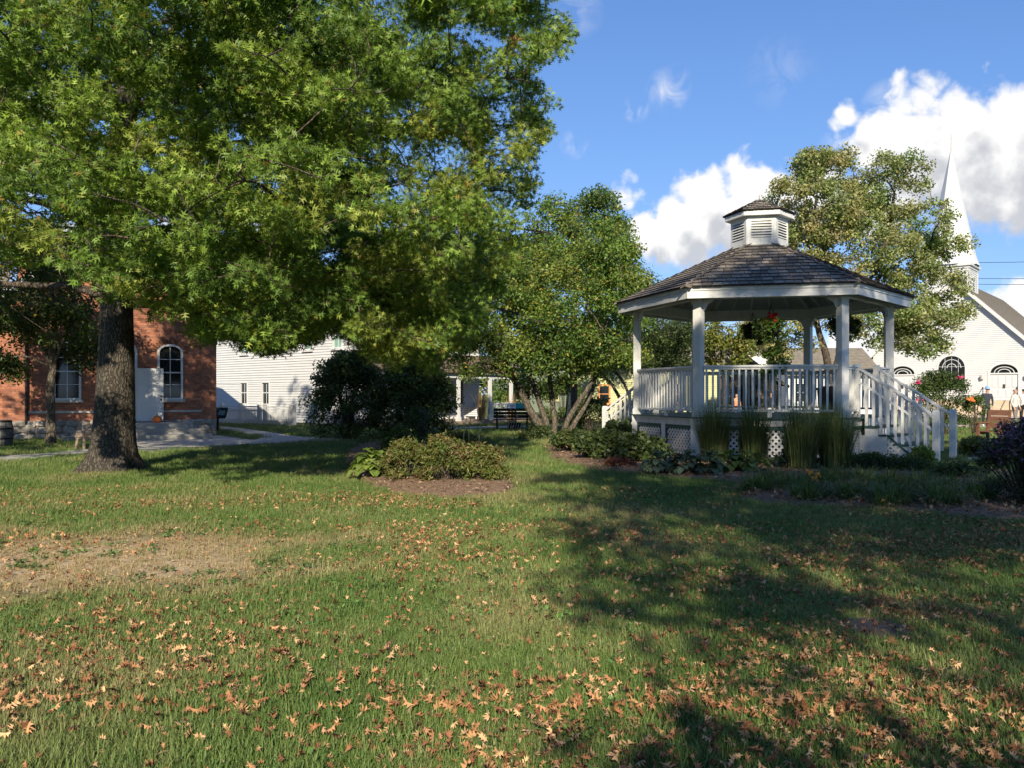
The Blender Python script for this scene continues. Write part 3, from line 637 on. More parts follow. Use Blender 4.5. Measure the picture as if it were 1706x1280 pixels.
# stairs on two opposite sides
for k in (2, 5):
    F, L_ = side(k, 3.16); c = L_ / 2; nst = 5; rise = DK / nst; run = .31
    for i in range(1, nst):
        z = DK - i * rise; d0 = .12 + (i - 1) * run; mb = MB(); F.box(mb, c - .70, c + .70, d0 + .001, d0 + run + .03, z - .04, z); mb.build('tread', M['green'], gz)
        mb = MB(); F.box(mb, c - .63, c + .63, d0 - .02, d0, z + .0, z + rise - .03); mb.build('riser', M['white'], gz)
        for sg in (-1, 1): mb = MB(); F.box(mb, c + sg * .64 - .02, c + sg * .64 + .02, d0 + .002, d0 + run, max(0, z - .04 - rise), z - .041); mb.build('stringer', M['white'], gz)
    z = 0; d0 = .12 + (nst - 1) * run; mb = MB(); F.box(mb, c - .63, c + .63, d0 - .02, d0, 0, rise - .04); mb.build('riser', M['white'], gz)
    for sg in (-1, 1):
        s = c + sg * .66; dn = 1.62
        mb = MB(); F.box(mb, s - .065, s + .065, dn - .065, dn + .065, 0, 1.10); F.poly(mb, [(s - .065, 1.10), (s + .065, 1.10), (s + .035, 1.15), (s - .035, 1.15)], dn - .06, dn + .06); mb.build('newel_post', M['white'], gz)
        zl = lambda d, o: RT - .02 + o - (RT - 1.05) * (d / dn)
        mb = MB(); mb.beam(F.P(s, -.02, zl(0, -.03)), F.P(s, dn - .06, zl(dn - .06, -.03)), .09, .05); mb.build('handrail', M['white'], gz)
        mb = MB(); mb.beam(F.P(s, -.02, zl(0, -.36)), F.P(s, dn - .06, zl(dn - .06, -.36)), .05, .05); mb.build('mid_rail', M['white'], gz)
        for i in range(9):
            d = .16 + i * .155; st = min(nst - 1, int((d - .12) / run) + 1); z0 = DK - st * rise
            inst('baluster', bal, gz, F.M(s, d, z0) @ Matrix.Diagonal((1.2, 1.2, zl(d, -.05) - z0, 1)))
    if k == 2:
        Fs = Fr(F.P(c - .69, .62, 0), F.n, -F.u); lattice(Fs, 0, .62, .02, .55, 0, tri=True)
        mb = MB(); mb.beam(Fs.P(0, .012, .57), Fs.P(.64, .012, .03), .02, .04); mb.build('lattice_trim', M['green'], gz)
        mb = MB(); Fs.box(mb, -.02, .0, -.015, .015, .02, .56); Fs.box(mb, -.61, -.02, -.03, -.0, .02, .56); mb.build('stair_panel', M['white'], gz)
# dark bin on the deck
bp_ = W(1385, 690, 20.4); bn = thing('waste_bin', 'black square bin standing on the gazebo deck behind the railing', 'bin', (bp_.x, bp_.y, DK))
mb = MB(); mb.hexa([(bp_.x - .21, bp_.y - .21, DK + .001), (bp_.x + .21, bp_.y - .21, DK + .001), (bp_.x + .21, bp_.y + .21, DK + .001), (bp_.x - .21, bp_.y + .21, DK + .001), (bp_.x - .26, bp_.y - .26, DK + .62), (bp_.x + .26, bp_.y - .26, DK + .62), (bp_.x + .26, bp_.y + .26, DK + .62), (bp_.x - .26, bp_.y + .26, DK + .62)]); mb.build('body', M['metal'], bn)
mb = MB(); mb.box(bp_.x - .28, bp_.x + .28, bp_.y - .28, bp_.y + .28, DK + .622, DK + .68); mb.box(bp_.x - .16, bp_.x + .16, bp_.y - .16, bp_.y + .16, DK + .68, DK + .72); mb.build('lid', M['metal'], bn)

# ------------------------------------------------------------------ brick schoolhouse
su, sn = Vector((-.883, -.469, 0)).normalized(), Vector((.469, -.883, 0)).normalized()
SF = Fr((-10.54, 29.5, 0), su, sn)
sc = thing('schoolhouse', 'red brick schoolhouse with white sash windows on a fieldstone base', 'building', SF.P(3.2, 0, 0))
SW, SE_, SR = 6.5, 4.7, 7.5
ext = lambda z: (0, SW) if z < SE_ else (SW / 2 * (z - SE_) / (SR - SE_), SW - SW / 2 * (z - SE_) / (SR - SE_))
w1 = op_arch(1.52, .80, 1.28, 3.02, .2); w2 = op_arch(4.67, .80, 1.28, 3.02, .2); dr = op_arch(3.10, .92, .50, 2.95, .35); gv = op_arch(3.25, .6, 5.0, 5.7, .3)
bricks(SF, .60, SR, ext, [w1, w2, dr, gv], sc)
mb = MB(); SF.poly(mb, [(0, .58), (SW, .58), (SW, SE_), (SW / 2, SR), (0, SE_)], -.30, -.0); Fb = Fr(SF.P(0, -11, 0), su, sn)
# body walls behind the front
SF.box(mb, 0, .3, -11, -.301, 0, SE_); SF.box(mb, SW - .3, SW, -11, -.301, 0, SE_); SF.box(mb, 0, SW, -11.3, -11.001, 0, SE_); mb.build('wall', M['mortar'], sc)
mb = MB()
for s0, s1 in ((-.02, .48), (5.80, SW)):
    pass
for s0, s1 in ((.0, .50), (5.85, SW)):
    Fp = Fr(SF.P(0, .06, 0), su, sn); bricks(Fp, .60, SE_ - .3, lambda z, a=s0, b=s1: (a, b), [], sc)
    mb = MB(); SF.box(mb, s0, s1, .017, .06, .6, SE_ - .3); mb.build('pilaster', M['mortar'], sc)
SRgt = Fr(SF.P(0, 0, 0), -sn, -su); bricks(SRgt, .60, SE_, lambda z: (0, 2.5), [], sc)
mb = MB(); SF.box(mb, .5, 5.85, .018, .05, .86, .93); mb.build('belt_course', M['lime'], sc)
window(SF, 1.52, 1.30, .68, 1.88, sc, 2, 4, .2, .07, sill='stone', d=.06); window(SF, 4.67, 1.30, .68, 1.88, sc, 2, 4, .2, .07, sill='stone', d=.06)
window(SF, 3.25, 5.0, .5, .9, sc, 2, 2, .25, .06, sill=False, d=.06)
for s in (1.52, 4.67):                                 # rowlock arches over the windows
    for i in range(15):
        a = math.pi * (i + .5) / 15; p0 = (s + .46 * math.cos(a), 2.98 + .30 * math.sin(a)); p1 = (s + .60 * math.cos(a), 2.98 + .46 * math.sin(a))
        mb = MB(); mb.beam(SF.P(p0[0], .02, p0[1]), SF.P(p1[0], .02, p1[1]), .05, .075, up=sn); o = mb.build('arch_brick', M['mortar'] if False else M['wood'], sc)
# doorway with its transom and the open white door leaf
mb = MB(); SF.box(mb, 2.56, 2.64, -.1, .05, .52, 2.95); SF.box(mb, 3.56, 3.64, -.1, .05, .52, 2.95); SF.box(mb, 2.641, 3.559, -.1, .05, 2.42, 2.52)
a = arc_pts(3.10, .92, 2.95, .35); b = arc_pts(3.10, 1.08, 2.95, .43)
for i in range(12): SF.poly(mb, [a[i], b[i], b[i + 1], a[i + 1]], -.1, .05)
do = mb.build('door_frame', M['white'], sc)
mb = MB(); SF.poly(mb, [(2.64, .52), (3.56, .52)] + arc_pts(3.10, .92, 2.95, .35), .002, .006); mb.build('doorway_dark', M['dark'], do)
mb = MB(); SF.poly(mb, [(2.641, 2.521), (3.559, 2.521)] + arc_pts(3.10, .90, 2.95, .34), .010, .016); mb.build('transom_pane', M['glass'], do)
Dl = Fr(SF.P(2.60, .10, 0), (-su * 1 + sn * .16), sn + su * .16)
lf = MB(); Dl.box(lf, 0, .86, -.04, -.005, .56, 2.40); leaf_ = lf.build('door', M['white'], sc)
for i in range(9):
    mb = MB(); z = .565 + i * .204; Dl.box(mb, .01, .85, -.004, .012, z, z + .196); mb.build('door_board', M['white'], leaf_)
for z in (1.30, 1.42): mb = MB(); mb.lathe(Dl.P(.78, .03, z), [(.03, -.025), (.035, 0), (.03, .025)], 8); mb.build('door_knob', M['metal'], leaf_)
# fieldstone base, stone by stone
stones = []
for q in range(6):
    bm = bmesh.new(); bmesh.ops.create_cube(bm, size=1); bmesh.ops.bevel(bm, geom=bm.edges[:], offset=.22, segments=1, affect='EDGES')
    for v in bm.verts: v.co += Vector((rnd.gauss(0, .045), rnd.gauss(0, .03), rnd.gauss(0, .045)))
    me = bpy.data.meshes.new('stone'); bm.to_mesh(me); bm.free(); me.materials.append(M['stone']); stones.append(me)
mb = MB(); SF.box(mb, 0, 9.4, -.12, .05, 0, .60); fb = mb.build('foundation', M['mortar'], sc)
z = 0
for rw, h in enumerate((.20, .22, .19)):
    s = .0
    while s < 9.3:
        wd = rnd.uniform(.20, .42)
        inst('stone', rnd.choice(stones), fb, SF.M(s + wd / 2, .06, z + h / 2 + rnd.uniform(-.02, .02)) @ Matrix.Rotation(rnd.uniform(-.25, .25), 4, 'Y') @ Matrix.Diagonal((wd * 1.02, .14, h * rnd.uniform(.95, 1.15), 1))); s += wd
    z += h
# side wing to the left, roof, chimney, downpipe
SWg = Fr(SF.P(SW, -.12, 0), su, sn); bricks(SWg, .60, 3.9, lambda z: (.0, 2.9), [], sc); mb = MB(); SWg.box(mb, 0.001, 2.9, -3, -.001, 0, 3.9); mb.build('wing_wall', M['mortar'], sc)
mb = MB(); roof_plane(mb, SWg.P(-.1, .3, 3.85), SWg.P(3.2, .3, 3.85), SWg.P(3.2, -2.5, 6), SWg.P(-.1, -2.5, 6), 14); mb.build('wing_roof', M['roofg'], sc)
mb = MB(); q = .35 * (SR - SE_) / (SW / 2)
roof_plane(mb, SF.P(-.35, .35, SE_ - q), SF.P(-.35, -11.5, SE_ - q), SF.P(SW / 2, -11.5, SR + .03), SF.P(SW / 2, .35, SR + .03), 26)
roof_plane(mb, SF.P(SW + .35, .35, SE_ - q), SF.P(SW + .35, -11.5, SE_ - q), SF.P(SW / 2, -11.5, SR + .03), SF.P(SW / 2, .35, SR + .03), 26); mb.build('roof', M['roofg'], sc)
mb = MB()
for s0 in (-.37, SW + .37): mb.beam(SF.P(s0, .37, SE_ - q - .09), SF.P(SW / 2, .37, SR - .06), .03, .2)
mb.build('rake_board', M['white'], sc)
cp = W(46, 500, 31); CF = Fr(cp * 1, su, sn); CF.o.z = 0; bricks(CF, 3.5, 7.45, lambda z: (-.33, .33), [], sc); CF2 = Fr(CF.P(-.33, 0, 0), -sn, -su); bricks(CF2, 3.5, 7.45, lambda z: (0, .6), [], sc)
mb = MB(); CF.box(mb, -.33, .33, -.6, -.001, 0, 7.44); CF.box(mb, -.38, .38, -.65, .05, 7.45, 7.6); mb.build('chimney', M['mortar'], sc)
mb = MB(); mb.tube([SF.P(5.83, .10, .5), SF.P(5.83, .10, 4.6)], [.045, .045], 8); mb.build('downpipe', M['metal'], sc)
# entrance steps
stp = thing('entrance_steps', 'grey concrete steps leading up to the open schoolhouse door', 'steps', SF.P(2.6, .8, 0))
for i, (d1, z1, e) in enumerate(((1.5, .52, 0), (1.9, .35, .25), (2.3, .18, .5))):
    mb = MB(); SF.box(mb, .95 - e, 4.3 + e, .07 if i == 0 else d1 - .40, d1, 0, z1); mb.build('step', M['conc'], stp)

# ------------------------------------------------------------------ white two-storey inn
iu, iv_ = Vector((-.747, .664, 0)).normalized(), Vector((.664, .747, 0)).normalized()
C0 = Vector((-7.05, 37, 0)); IL = Fr(C0, iu, -iv_); IG = Fr(C0, iv_, -iu); IG.n = Vector((iv_.y, -iv_.x, 0))
inn = thing('clapboard_inn', 'white clapboard two-storey building behind the picket fence', 'building', C0)
IE, IR, ID, ILEN = 5.2, 8.3, 8.0, 14.0
lw = [(9.22, .95, 1.15), (7.16, .95, 1.15)]; uw = [(9.15, 3.62, 1.15), (7.10, 3.62, 1.15), (3.5, 3.62, 1.15), (1.2, 3.62, 1.15)]
clapboards(IL, .12, IE, .125, lambda z: (0, ILEN), [op_rect(s, .74, z, z + h) for s, z, h in lw + uw], M['white2'], inn)
gext = lambda z: (0, ID) if z < IE else ((z - IE) * ID / 2 / (IR - IE), ID - (z - IE) * ID / 2 / (IR - IE))
gw = [(2.0, 3.6, 1.2), (4.6, 3.6, 1.2), (7.0, 3.6, 1.2)]; gl = [(3.6, .95, 1.4), (6.5, .95, 1.4)]
clapboards(IG, .12, IR, .125, gext, [op_rect(s, .8, z, z + h) for s, z, h in gw + gl], M['white2'], inn)
mb = MB(); IL.box(mb, 0, ILEN, -.25, -.06, 0, IE); IG.poly(mb, [(0.2, 0), (ID, 0), (ID, IE), (ID / 2, IR), (.2, IE)], -.25, -.06); IL.box(mb, 0, ILEN, -ID, -ID + .2, 0, IE); mb.build('wall', M['white2'], inn)
mb = MB(); IL.box(mb, -.03, .1, -.02, .035, 0, IE); IG.box(mb, .0, .1, -.02, .036, 0, IE - .1); IG.box(mb, ID - .1, ID, -.02, .036, 0, IE - .1); mb.build('corner_board', M['white2'], inn)
for s, z, h in lw: window(IL, s, z, .62, h, inn, 2, 2, 0, .06, frame='white2')
for s, z, h in uw: window(IL, s, z, .62, h, inn, 2, 2, 0, .06, frame='white2', pane='shutter')
for s, z, h in gw: window(IG, s, z, .66, h, inn, 2, 2, 0, .06, frame='white2', pane='shutter')
for s, z, h in gl: window(IG, s, z, .70, h, inn, 2, 2, 0, .06, frame='white2')
mb = MB(); roof_plane(mb, IL.P(-.4, .35, IE - .1), IL.P(ILEN, .35, IE - .1), IL.P(ILEN, -ID / 2, IR + .1), IL.P(-.4, -ID / 2, IR + .1), 26)
roof_plane(mb, IL.P(-.4, -ID - .35, IE - .1), IL.P(ILEN, -ID - .35, IE - .1), IL.P(ILEN, -ID / 2, IR + .1), IL.P(-.4, -ID / 2, IR + .1), 26); mb.build('roof', M['roofb'], inn)
mb = MB(); IL.box(mb, -.1, ILEN, .036, .30, IE - .16, IE - .02); mb.build('eave_board', M['white2'], inn)
# porch along the gable end
mb = MB(); roof_plane(mb, IG.P(-.3, 2.5, 2.5), IG.P(ID + .4, 2.5, 2.5), IG.P(ID + .4, 0, 3.5), IG.P(-.3, 0, 3.5), 13); mb.build('porch_roof', M['roofb'], inn)
mb = MB(); IG.box(mb, -.2, ID + .3, 2.20, 2.32, 2.28, 2.46); mb.build('porch_beam', M['white2'], inn)
mb = MB(); IG.box(mb, -.2, ID + .3, .05, 2.4, .0, .22); mb.build('porch_floor', M['woodgrey'], inn)
for s in (.1, 2.2, 4.3, 6.45, ID): mb = MB(); IG.box(mb, s - .07, s + .07, 2.19, 2.33, .22, 2.279); IG.box(mb, s - .1, s + .1, 2.16, 2.36, .22, .4); mb.build('porch_post', M['white2'], inn)
pk = MB(); pk.box(-.035, .035, -.02, .02, 0, 1); pkm = pk.mesh('porch_baluster', M['white2'])
mb = MB(); IG.box(mb, 6.52, ID - .07, 2.23, 2.29, 1.0, 1.06); IG.box(mb, 6.52, ID - .07, 2.24, 2.28, .34, .38); mb.build('porch_rail', M['white2'], inn)
for i in range(8): inst('porch_baluster', pkm, inn, IG.M(6.6 + i * .18, 2.26, .38) @ Matrix.Diagonal((1, 1, .62, 1)))
# picket fence
fA, fB = Vector((-15.9, 42.4, 0)), Vector((-9.9, 37.6, 0)); FF = Fr(fA, fB - fA, Vector((-.62, -.78, 0))); FL = (fB - fA).length
fe = thing('picket_fence', 'white picket fence with gate in front of the clapboard building', 'fence', fA.lerp(fB, .5))
pm = MB(); pm.box(-.03, .03, -.012, .012, 0, .72); pm.add([(-.03, -.012, .72), (.03, -.012, .72), (.03, .012, .72), (-.03, .012, .72), (0, -.012, .76), (0, .012, .76)], [(0, 1, 4), (2, 3, 5), (1, 2, 5, 4), (3, 0, 4, 5)]); pmm = pm.mesh('picket', M['white2'])
for i in range(int(FL / .115)): inst('picket', pmm, fe, FF.M(.06 + i * .115, .02, .06))
for z in (.2, .66, .84): mb = MB(); FF.box(mb, 0, FL, -.04, -.0, z, z + .06); mb.build('rail', M['white2'], fe)
for s in (0, 1.9, 3.5, 5.0, 5.45, FL - .25, FL):
    mb = MB(); FF.box(mb, s - .065, s + .065, -.08, .05, 0, .95); FF.box(mb, s - .085, s + .085, -.1, .07, .95, .98); FF.box(mb, s - .05, s + .05, -.065, .035, .98, 1.04); mb.build('fence_post', M['white2'], fe)

# ------------------------------------------------------------------ church
ca = R(40); ct, cn = Vector((math.cos(ca), -math.sin(ca), 0)), Vector((-math.sin(ca), -math.cos(ca), 0))
CH0 = Vector((32.9, 62, 0)); CB = 1.07
CF_ = Fr(CH0, ct, cn)
ch = thing('church', 'white clapboard church with tall steeple and arched windows', 'church', CH0)
HW, CE, CR = 5.6, 4.75, 10.35
cext = lambda z: (-HW, HW) if z < CE else (-HW + (z - CE), HW - (z - CE))
ops = [op_arch(0, 2.0, 1.9, 3.45, 1.0), op_arch(3.43, 1.9, CB, 3.05, .72), op_arch(-3.43, 1.9, CB, 3.05, .72)]
clapboards(CF_, CB - .1, CR - .1, .14, cext, ops, M['white2'], ch)
mb = MB(); CF_.poly(mb, [(-HW, 0), (HW, 0), (HW, CE), (0, CR), (-HW, CE)], -.3, -.25)
CF_.box(mb, HW - .2, HW, -20, -.301, 0, CE); CF_.box(mb, -HW, -HW + .2, -20, -.301, 0, CE); mb.build('wall', M['white2'], ch)
CR_ = Fr(CF_.P(HW, 0, 0), -cn, ct); clapboards(CR_, CB - .1, CE, .14, lambda z: (0, 20), [], M['white2'], ch)
mb = MB()
roof_plane(mb, CF_.P(HW + .4, .35, CE - .4), CF_.P(HW + .4, -20, CE - .4), CF_.P(0, -20, CR), CF_.P(0, .35, CR), 34)
roof_plane(mb, CF_.P(-HW - .4, .35, CE - .4), CF_.P(-HW - .4, -20, CE - .4), CF_.P(0, -20, CR), CF_.P(0, .35, CR), 34); mb.build('roof', M['roofg'], ch)
mb = MB()
for sg in (-1, 1): mb.beam(CF_.P(sg * (HW + .43), .36, CE - .55), CF_.P(0, .36, CR - .13), .05, .24); mb.beam(CF_.P(sg * (HW + .35), .16, CE - .55), CF_.P(0, .16, CR - .19), .36, .03, up=Vector((0, 0, 1)))
mb.build('rake_board', M['white2'], ch)
cw = window(CF_, 0, 1.9, 1.8, 2.5, ch, 4, 3, .9, .12, frame='white2', pane='glass')
mb = MB()
for r in (.35, .7): 
    pts = arc_pts(0, 1.8, 3.5, .9, 14, r)
    for i in range(14): mb.beam(CF_.P(pts[i][0], -.02, pts[i][1]), CF_.P(pts[i + 1][0], -.02, pts[i + 1][1]), .04, .04, up=cn)
mb.build('fan_muntin', M['white2'], cw)
for s in (3.43, -3.43):
    mb = MB(); a = arc_pts(s, 1.76, 3.05, .66); b = arc_pts(s, 2.1, 3.05, .82)
    for i in range(12): CF_.poly(mb, [a[i], b[i], b[i + 1], a[i + 1]], -.1, .06)
    CF_.box(mb, s - 1.05, s - .88, -.1, .06, CB, 3.049); CF_.box(mb, s + .88, s + 1.05, -.1, .06, CB, 3.049); CF_.box(mb, s - .88, s + .88, -.1, .055, 2.98, 3.08)
    dd = mb.build('door', M['white2'], ch)
    mb = MB(); CF_.poly(mb, arc_pts(s, 1.74, 3.08, .6), -.06, -.05); mb.build('fanlight_pane', M['glass'], dd)
    mb = MB()
    for r in (.45, .72):
        pts = arc_pts(s, 1.74, 3.08, .6, 12, r)
        for i in range(12): mb.beam(CF_.P(pts[i][0], -.03, pts[i][1]), CF_.P(pts[i + 1][0], -.03, pts[i + 1][1]), .05, .06, up=cn)
    mb.build('fanlight_muntin', M['white2'], dd)
    for sg in (-1, 1):
        mb = MB(); CF_.box(mb, s + min(0, sg * .875), s + max(0, sg * .875), -.06, -.02, CB, 2.975); lf = mb.build('door_leaf', M['white2'], dd)
        for (a0, a1, z0, z1) in ((.10, .40, 1.95, 2.85), (.48, .78, 1.95, 2.85), (.10, .40, 1.22, 1.82), (.48, .78, 1.22, 1.82)):
            mb = MB(); x0, x1 = sorted((s + sg * a0, s + sg * a1)); CF_.box(mb, x0, x1, -.018, .0, z0, z1); CF_.box(mb, x0 + .04, x1 - .04, .001, .012, z0 + .05, z1 - .05); mb.build('door_panel', M['white2'], lf)
    mb = MB(); CF_.box(mb, s - .06, s - .03, -.019, .05, 1.9, 2.2); CF_.box(mb, s + .03, s + .06, -.019, .05, 1.9, 2.2); mb.build('door_handle', M['metal'], dd)
for s in (2.05, 4.85):
    mb = MB(); mb.lathe(CF_.P(s, .16, 2.75), [(.05, -.16), (.12, -.12), (.15, .1), (.06, .2), (.02, .26)], 8); CF_.box(mb, s - .03, s + .03, .02, .14, 2.85, 2.9); mb.build('wall_lantern', M['lime'], ch)
mb = MB(); CF_.box(mb, -6, 6, .06, 2.0, 0, CB - .02); mb.build('church_terrace', M['tan'], ch)
tw, TT = 1.5, 11.2
CF_0 = CF_; CF_ = Fr(CH0 - ct * .45, ct, cn)
mb = MB(); CF_.box(mb, -tw, tw, -.5 - 2 * tw, -.5, 6, TT); twr = mb.build('tower', M['white2'], ch)
for Ft, nm in ((Fr(CF_.P(-tw, -.5, 0), ct, cn), 0), (Fr(CF_.P(tw, -.5, 0), -cn, ct), 1)):
    clapboards(Ft, 6.2, TT - .25, .14, lambda z: (0, 2 * tw), [op_arch(tw, .95, 8.6, 9.9, .5)], M['white2'], twr, 'tower_clapboards', .02)
    mb = MB(); a = arc_pts(tw, .95, 9.9, .5); b = arc_pts(tw, 1.2, 9.9, .62)
    for i in range(12): Ft.poly(mb, [a[i], b[i], b[i + 1], a[i + 1]], .0, .08)
    Ft.box(mb, tw - .6, tw - .475, 0, .08, 8.6, 9.899); Ft.box(mb, tw + .475, tw + .6, 0, .08, 8.6, 9.899); Ft.box(mb, tw - .65, tw + .65, 0, .1, 8.5, 8.599)
    Ft.box(mb, 0, .14, .0, .07, 6.2, TT - .25); Ft.box(mb, 2 * tw - .14, 2 * tw, .0, .07, 6.2, TT - .25); mb.build('tower_trim', M['white2'], twr)
    mb = MB(); Ft.poly(mb, [(tw - .47, 8.6), (tw + .47, 8.6)] + arc_pts(tw, .94, 9.9, .49), .001, .012); mb.build('louvre_back', M['lime'], twr)
    mb = MB()
    for i in range(10):
        z = 8.62 + i * .165; hwid = .47 if z < 9.9 else .47 * math.sqrt(max(0, 1 - ((z + .1 - 9.9) / .5) ** 2))
        if hwid > .1: mb.beam(Ft.P(tw - hwid, .045, z + .05), Ft.P(tw + hwid, .045, z + .05), .05, .09)
    mb.build('louvre', M['white2'], twr)
cc = CF_.P(0, -.5 - tw, 0)
mb = MB(); CF_.box(mb, -tw - .1, tw + .1, -.6 - 2 * tw, -.4, TT - .24, TT - .06); CF_.box(mb, -tw - .22, tw + .22, -.72 - 2 * tw, -.28, TT - .059, TT + .12); mb.build('cornice', M['white2'], twr)
mb = MB(); prof = [(2.0, TT + .12), (1.86, TT + .45), (1.72, TT + .9), (.07, 20.2)]; vs = []
for r, z in prof:
    for k in range(8): a = R(22.5 + 45 * k) + math.atan2(ct.y, ct.x); vs.append(cc + Vector((r * math.cos(a), r * math.sin(a), z)))
mb.add(vs, [(i * 8 + k, i * 8 + (k + 1) % 8, i * 8 + 8 + (k + 1) % 8, i * 8 + 8 + k) for i in range(3) for k in range(8)]); mb.build('spire', M['white2'], twr)
mb = MB(); mb.tube([cc + Vector((0, 0, 20.1)), cc + Vector((0, 0, 21.6))], [.04, .015], 6); mb.build('finial', M['lime'], twr)
CF_ = CF_0
# steps up to the church doors and its pavement
cs = thing('church_steps', 'tan concrete steps rising to the white church doors', 'steps', CF_.P(3.4, 3, 0))
for i in range(6): mb = MB(); CF_.box(mb, -6.2, 6.2, 2.001 + i * .45, 2.45 + i * .45, 0, CB - .02 - (i + 1) * .15); mb.build('step', M['tan'], cs)
for s in (2.4, 4.5):
    mb = MB(); mb.tube([CF_.P(s, 1.8, CB), CF_.P(s, 1.8, CB + .9), CF_.P(s, 4.6, .95), CF_.P(s, 4.6, .1)], [.03] * 4, 6); mb.build('step_railing', M['metal'], cs)
sheet('church_pavement', [CF_.P(-7, 4.7, 0), CF_.P(8, 4.7, 0), CF_.P(8, 9.5, 0), CF_.P(-7, 9.5, 0)], .02, M['tan'])
sheet('lane', [G(1560, 708), G(1900, 712), G(1900, 719), G(1690, 717), G(1560, 713)], .018, M['tan'])

# ------------------------------------------------------------------ other buildings behind
def cottage(name, label, x0, x1, Y, depth, eave, ridge, wall, roof, board, wins, gable=False, yaw=0):
    t = thing(name, label, 'building', ((x0 + x1) / 2, Y, 0)); F = Fr((x0, Y, 0), (math.cos(yaw), math.sin(yaw), 0), (math.sin(yaw), -math.cos(yaw), 0)); L_ = x1 - x0
    e = (lambda z: (0, L_)) if not gable else (lambda z: (0, L_) if z < eave else ((z - eave) * L_ / 2 / (ridge - eave), L_ - (z - eave) * L_ / 2 / (ridge - eave)))
    clapboards(F, .1, ridge if gable else eave, board, e, [op_rect(s, w_ + .04, z, z + h) for (s, z, w_, h, fr, pn) in wins], wall, t)
    mb = MB()
    if gable: F.poly(mb, [(0, 0), (L_, 0), (L_, eave), (L_ / 2, ridge), (0, eave)], -.3, -.1)
    else: F.box(mb, 0, L_, -.3, -.1, 0, eave)
    F.box(mb, 0, .2, -depth, -.301, 0, eave); F.box(mb, L_ - .2, L_, -depth, -.301, 0, eave); F.box(mb, 0, L_, -depth - .2, -depth - .001, 0, eave); mb.build('wall', wall, t)
    for (s, z, w_, h, fr, pn) in wins: window(F, s, z, w_, h, t, 1 if w_ < 1.0 else 2, 2, 0, .09, frame=fr, pane=pn)
    mb = MB(); o = .35
    if gable:
        q = o * (ridge - eave) / (L_ / 2)
        for a in (-o, L_ + o): roof_plane(mb, F.P(a, .3, eave - q), F.P(a, -depth, eave - q), F.P(L_ / 2, -depth, ridge + .05), F.P(L_ / 2, .3, ridge + .05), 18)
    else:
        roof_plane(mb, F.P(-o, o, eave - .12), F.P(L_ + o, o, eave - .12), F.P(L_ + o, -depth / 2, ridge), F.P(-o, -depth / 2, ridge), 18); roof_plane(mb, F.P(-o, -depth - o, eave - .12), F.P(L_ + o, -depth - o, eave - .12), F.P(L_ + o, -depth / 2, ridge), F.P(-o, -depth / 2, ridge), 18)
        for a in (0, L_ - .15): F.poly(mb, [(a, eave), (a + .15, eave), (a + .15, eave + .01), (a, eave + .01)], -depth, 0)
    mb.build('roof', roof, t)
    if gable:
        mb = MB(); q = o * (ridge - eave) / (L_ / 2)
        for a in (-o, L_ + o): mb.beam(F.P(a, .32, eave - q - .08), F.P(L_ / 2, .32, ridge - .03), .04, .16)
        mb.build('rake_board', M['white2'] if wall is M['white2'] else roof, t)
    return t, F
cottage('cottage', 'pale yellow-green clapboard cottage with an orange-framed window', 3.5, 11.5, 46, 7, 3.2, 5.2, M['yellow'], M['roofg'], .13, [(1.62, .95, .5, 1.0, 'orange', 'glass'), (5.5, .95, .5, 1.0, 'orange', 'glass')])
cottage('sage_cottage', 'dim sage green cottage in the shade behind the bench', -1.2, 5.0, 62, 6, 3.6, 6, M['sage'], M['roofg'], .14, [(1.5, 1.0, .9, 1.4, 'sage', 'glass'), (4.2, 1.0, .9, 1.4, 'yellow', 'glass')])
bt, BF_ = cottage('barn', 'weathered brown board barn seen through the gazebo railing', 11.3, 15.6, 48, 7, 2.2, 3.75, M['barn'], M['roofb'], .22, [(1.0, .8, .8, 1.0, 'barn', 'glass')], gable=True)
mb = MB(); BF_.box(mb, 1.9, 2.9, -.05, .05, .1, 2.0); mb.build('door', M['dark'], bt)
mb = MB(); roof_plane(mb, BF_.P(-3.2, 1.6, 1.75), BF_.P(.4, 1.6, 1.75), BF_.P(.4, -.5, 2.5), BF_.P(-3.2, -.5, 2.5), 8); mb.build('lean_to_roof', M['roofg'], bt)
for s in (-3.0, -1.5, .1): mb = MB(); BF_.box(mb, s - .07, s + .07, 1.3, 1.44, 0, 1.75); mb.build('lean_to_post', M['woodgrey'], bt)
cottage('white_house', 'white gabled house beyond the brown barn', 14.6, 20.0, 60, 8, 3.2, 5.8, M['white2'], M['roofg'], .14, [(1.3, 1.0, .8, 1.5, 'white2', 'glass'), (3.8, 1.0, .8, 1.5, 'white2', 'glass')], gable=True)
cottage('white_cottage', 'low white cottage with grey-brown roof left of the church', 19.0, 25.2, 57, 7, 2.9, 4.9, M['white2'], M['roofg'], .14, [(1.0, .9, .8, 1.3, 'white2', 'glass'), (4.0, .9, .8, 1.3, 'white2', 'glass')])
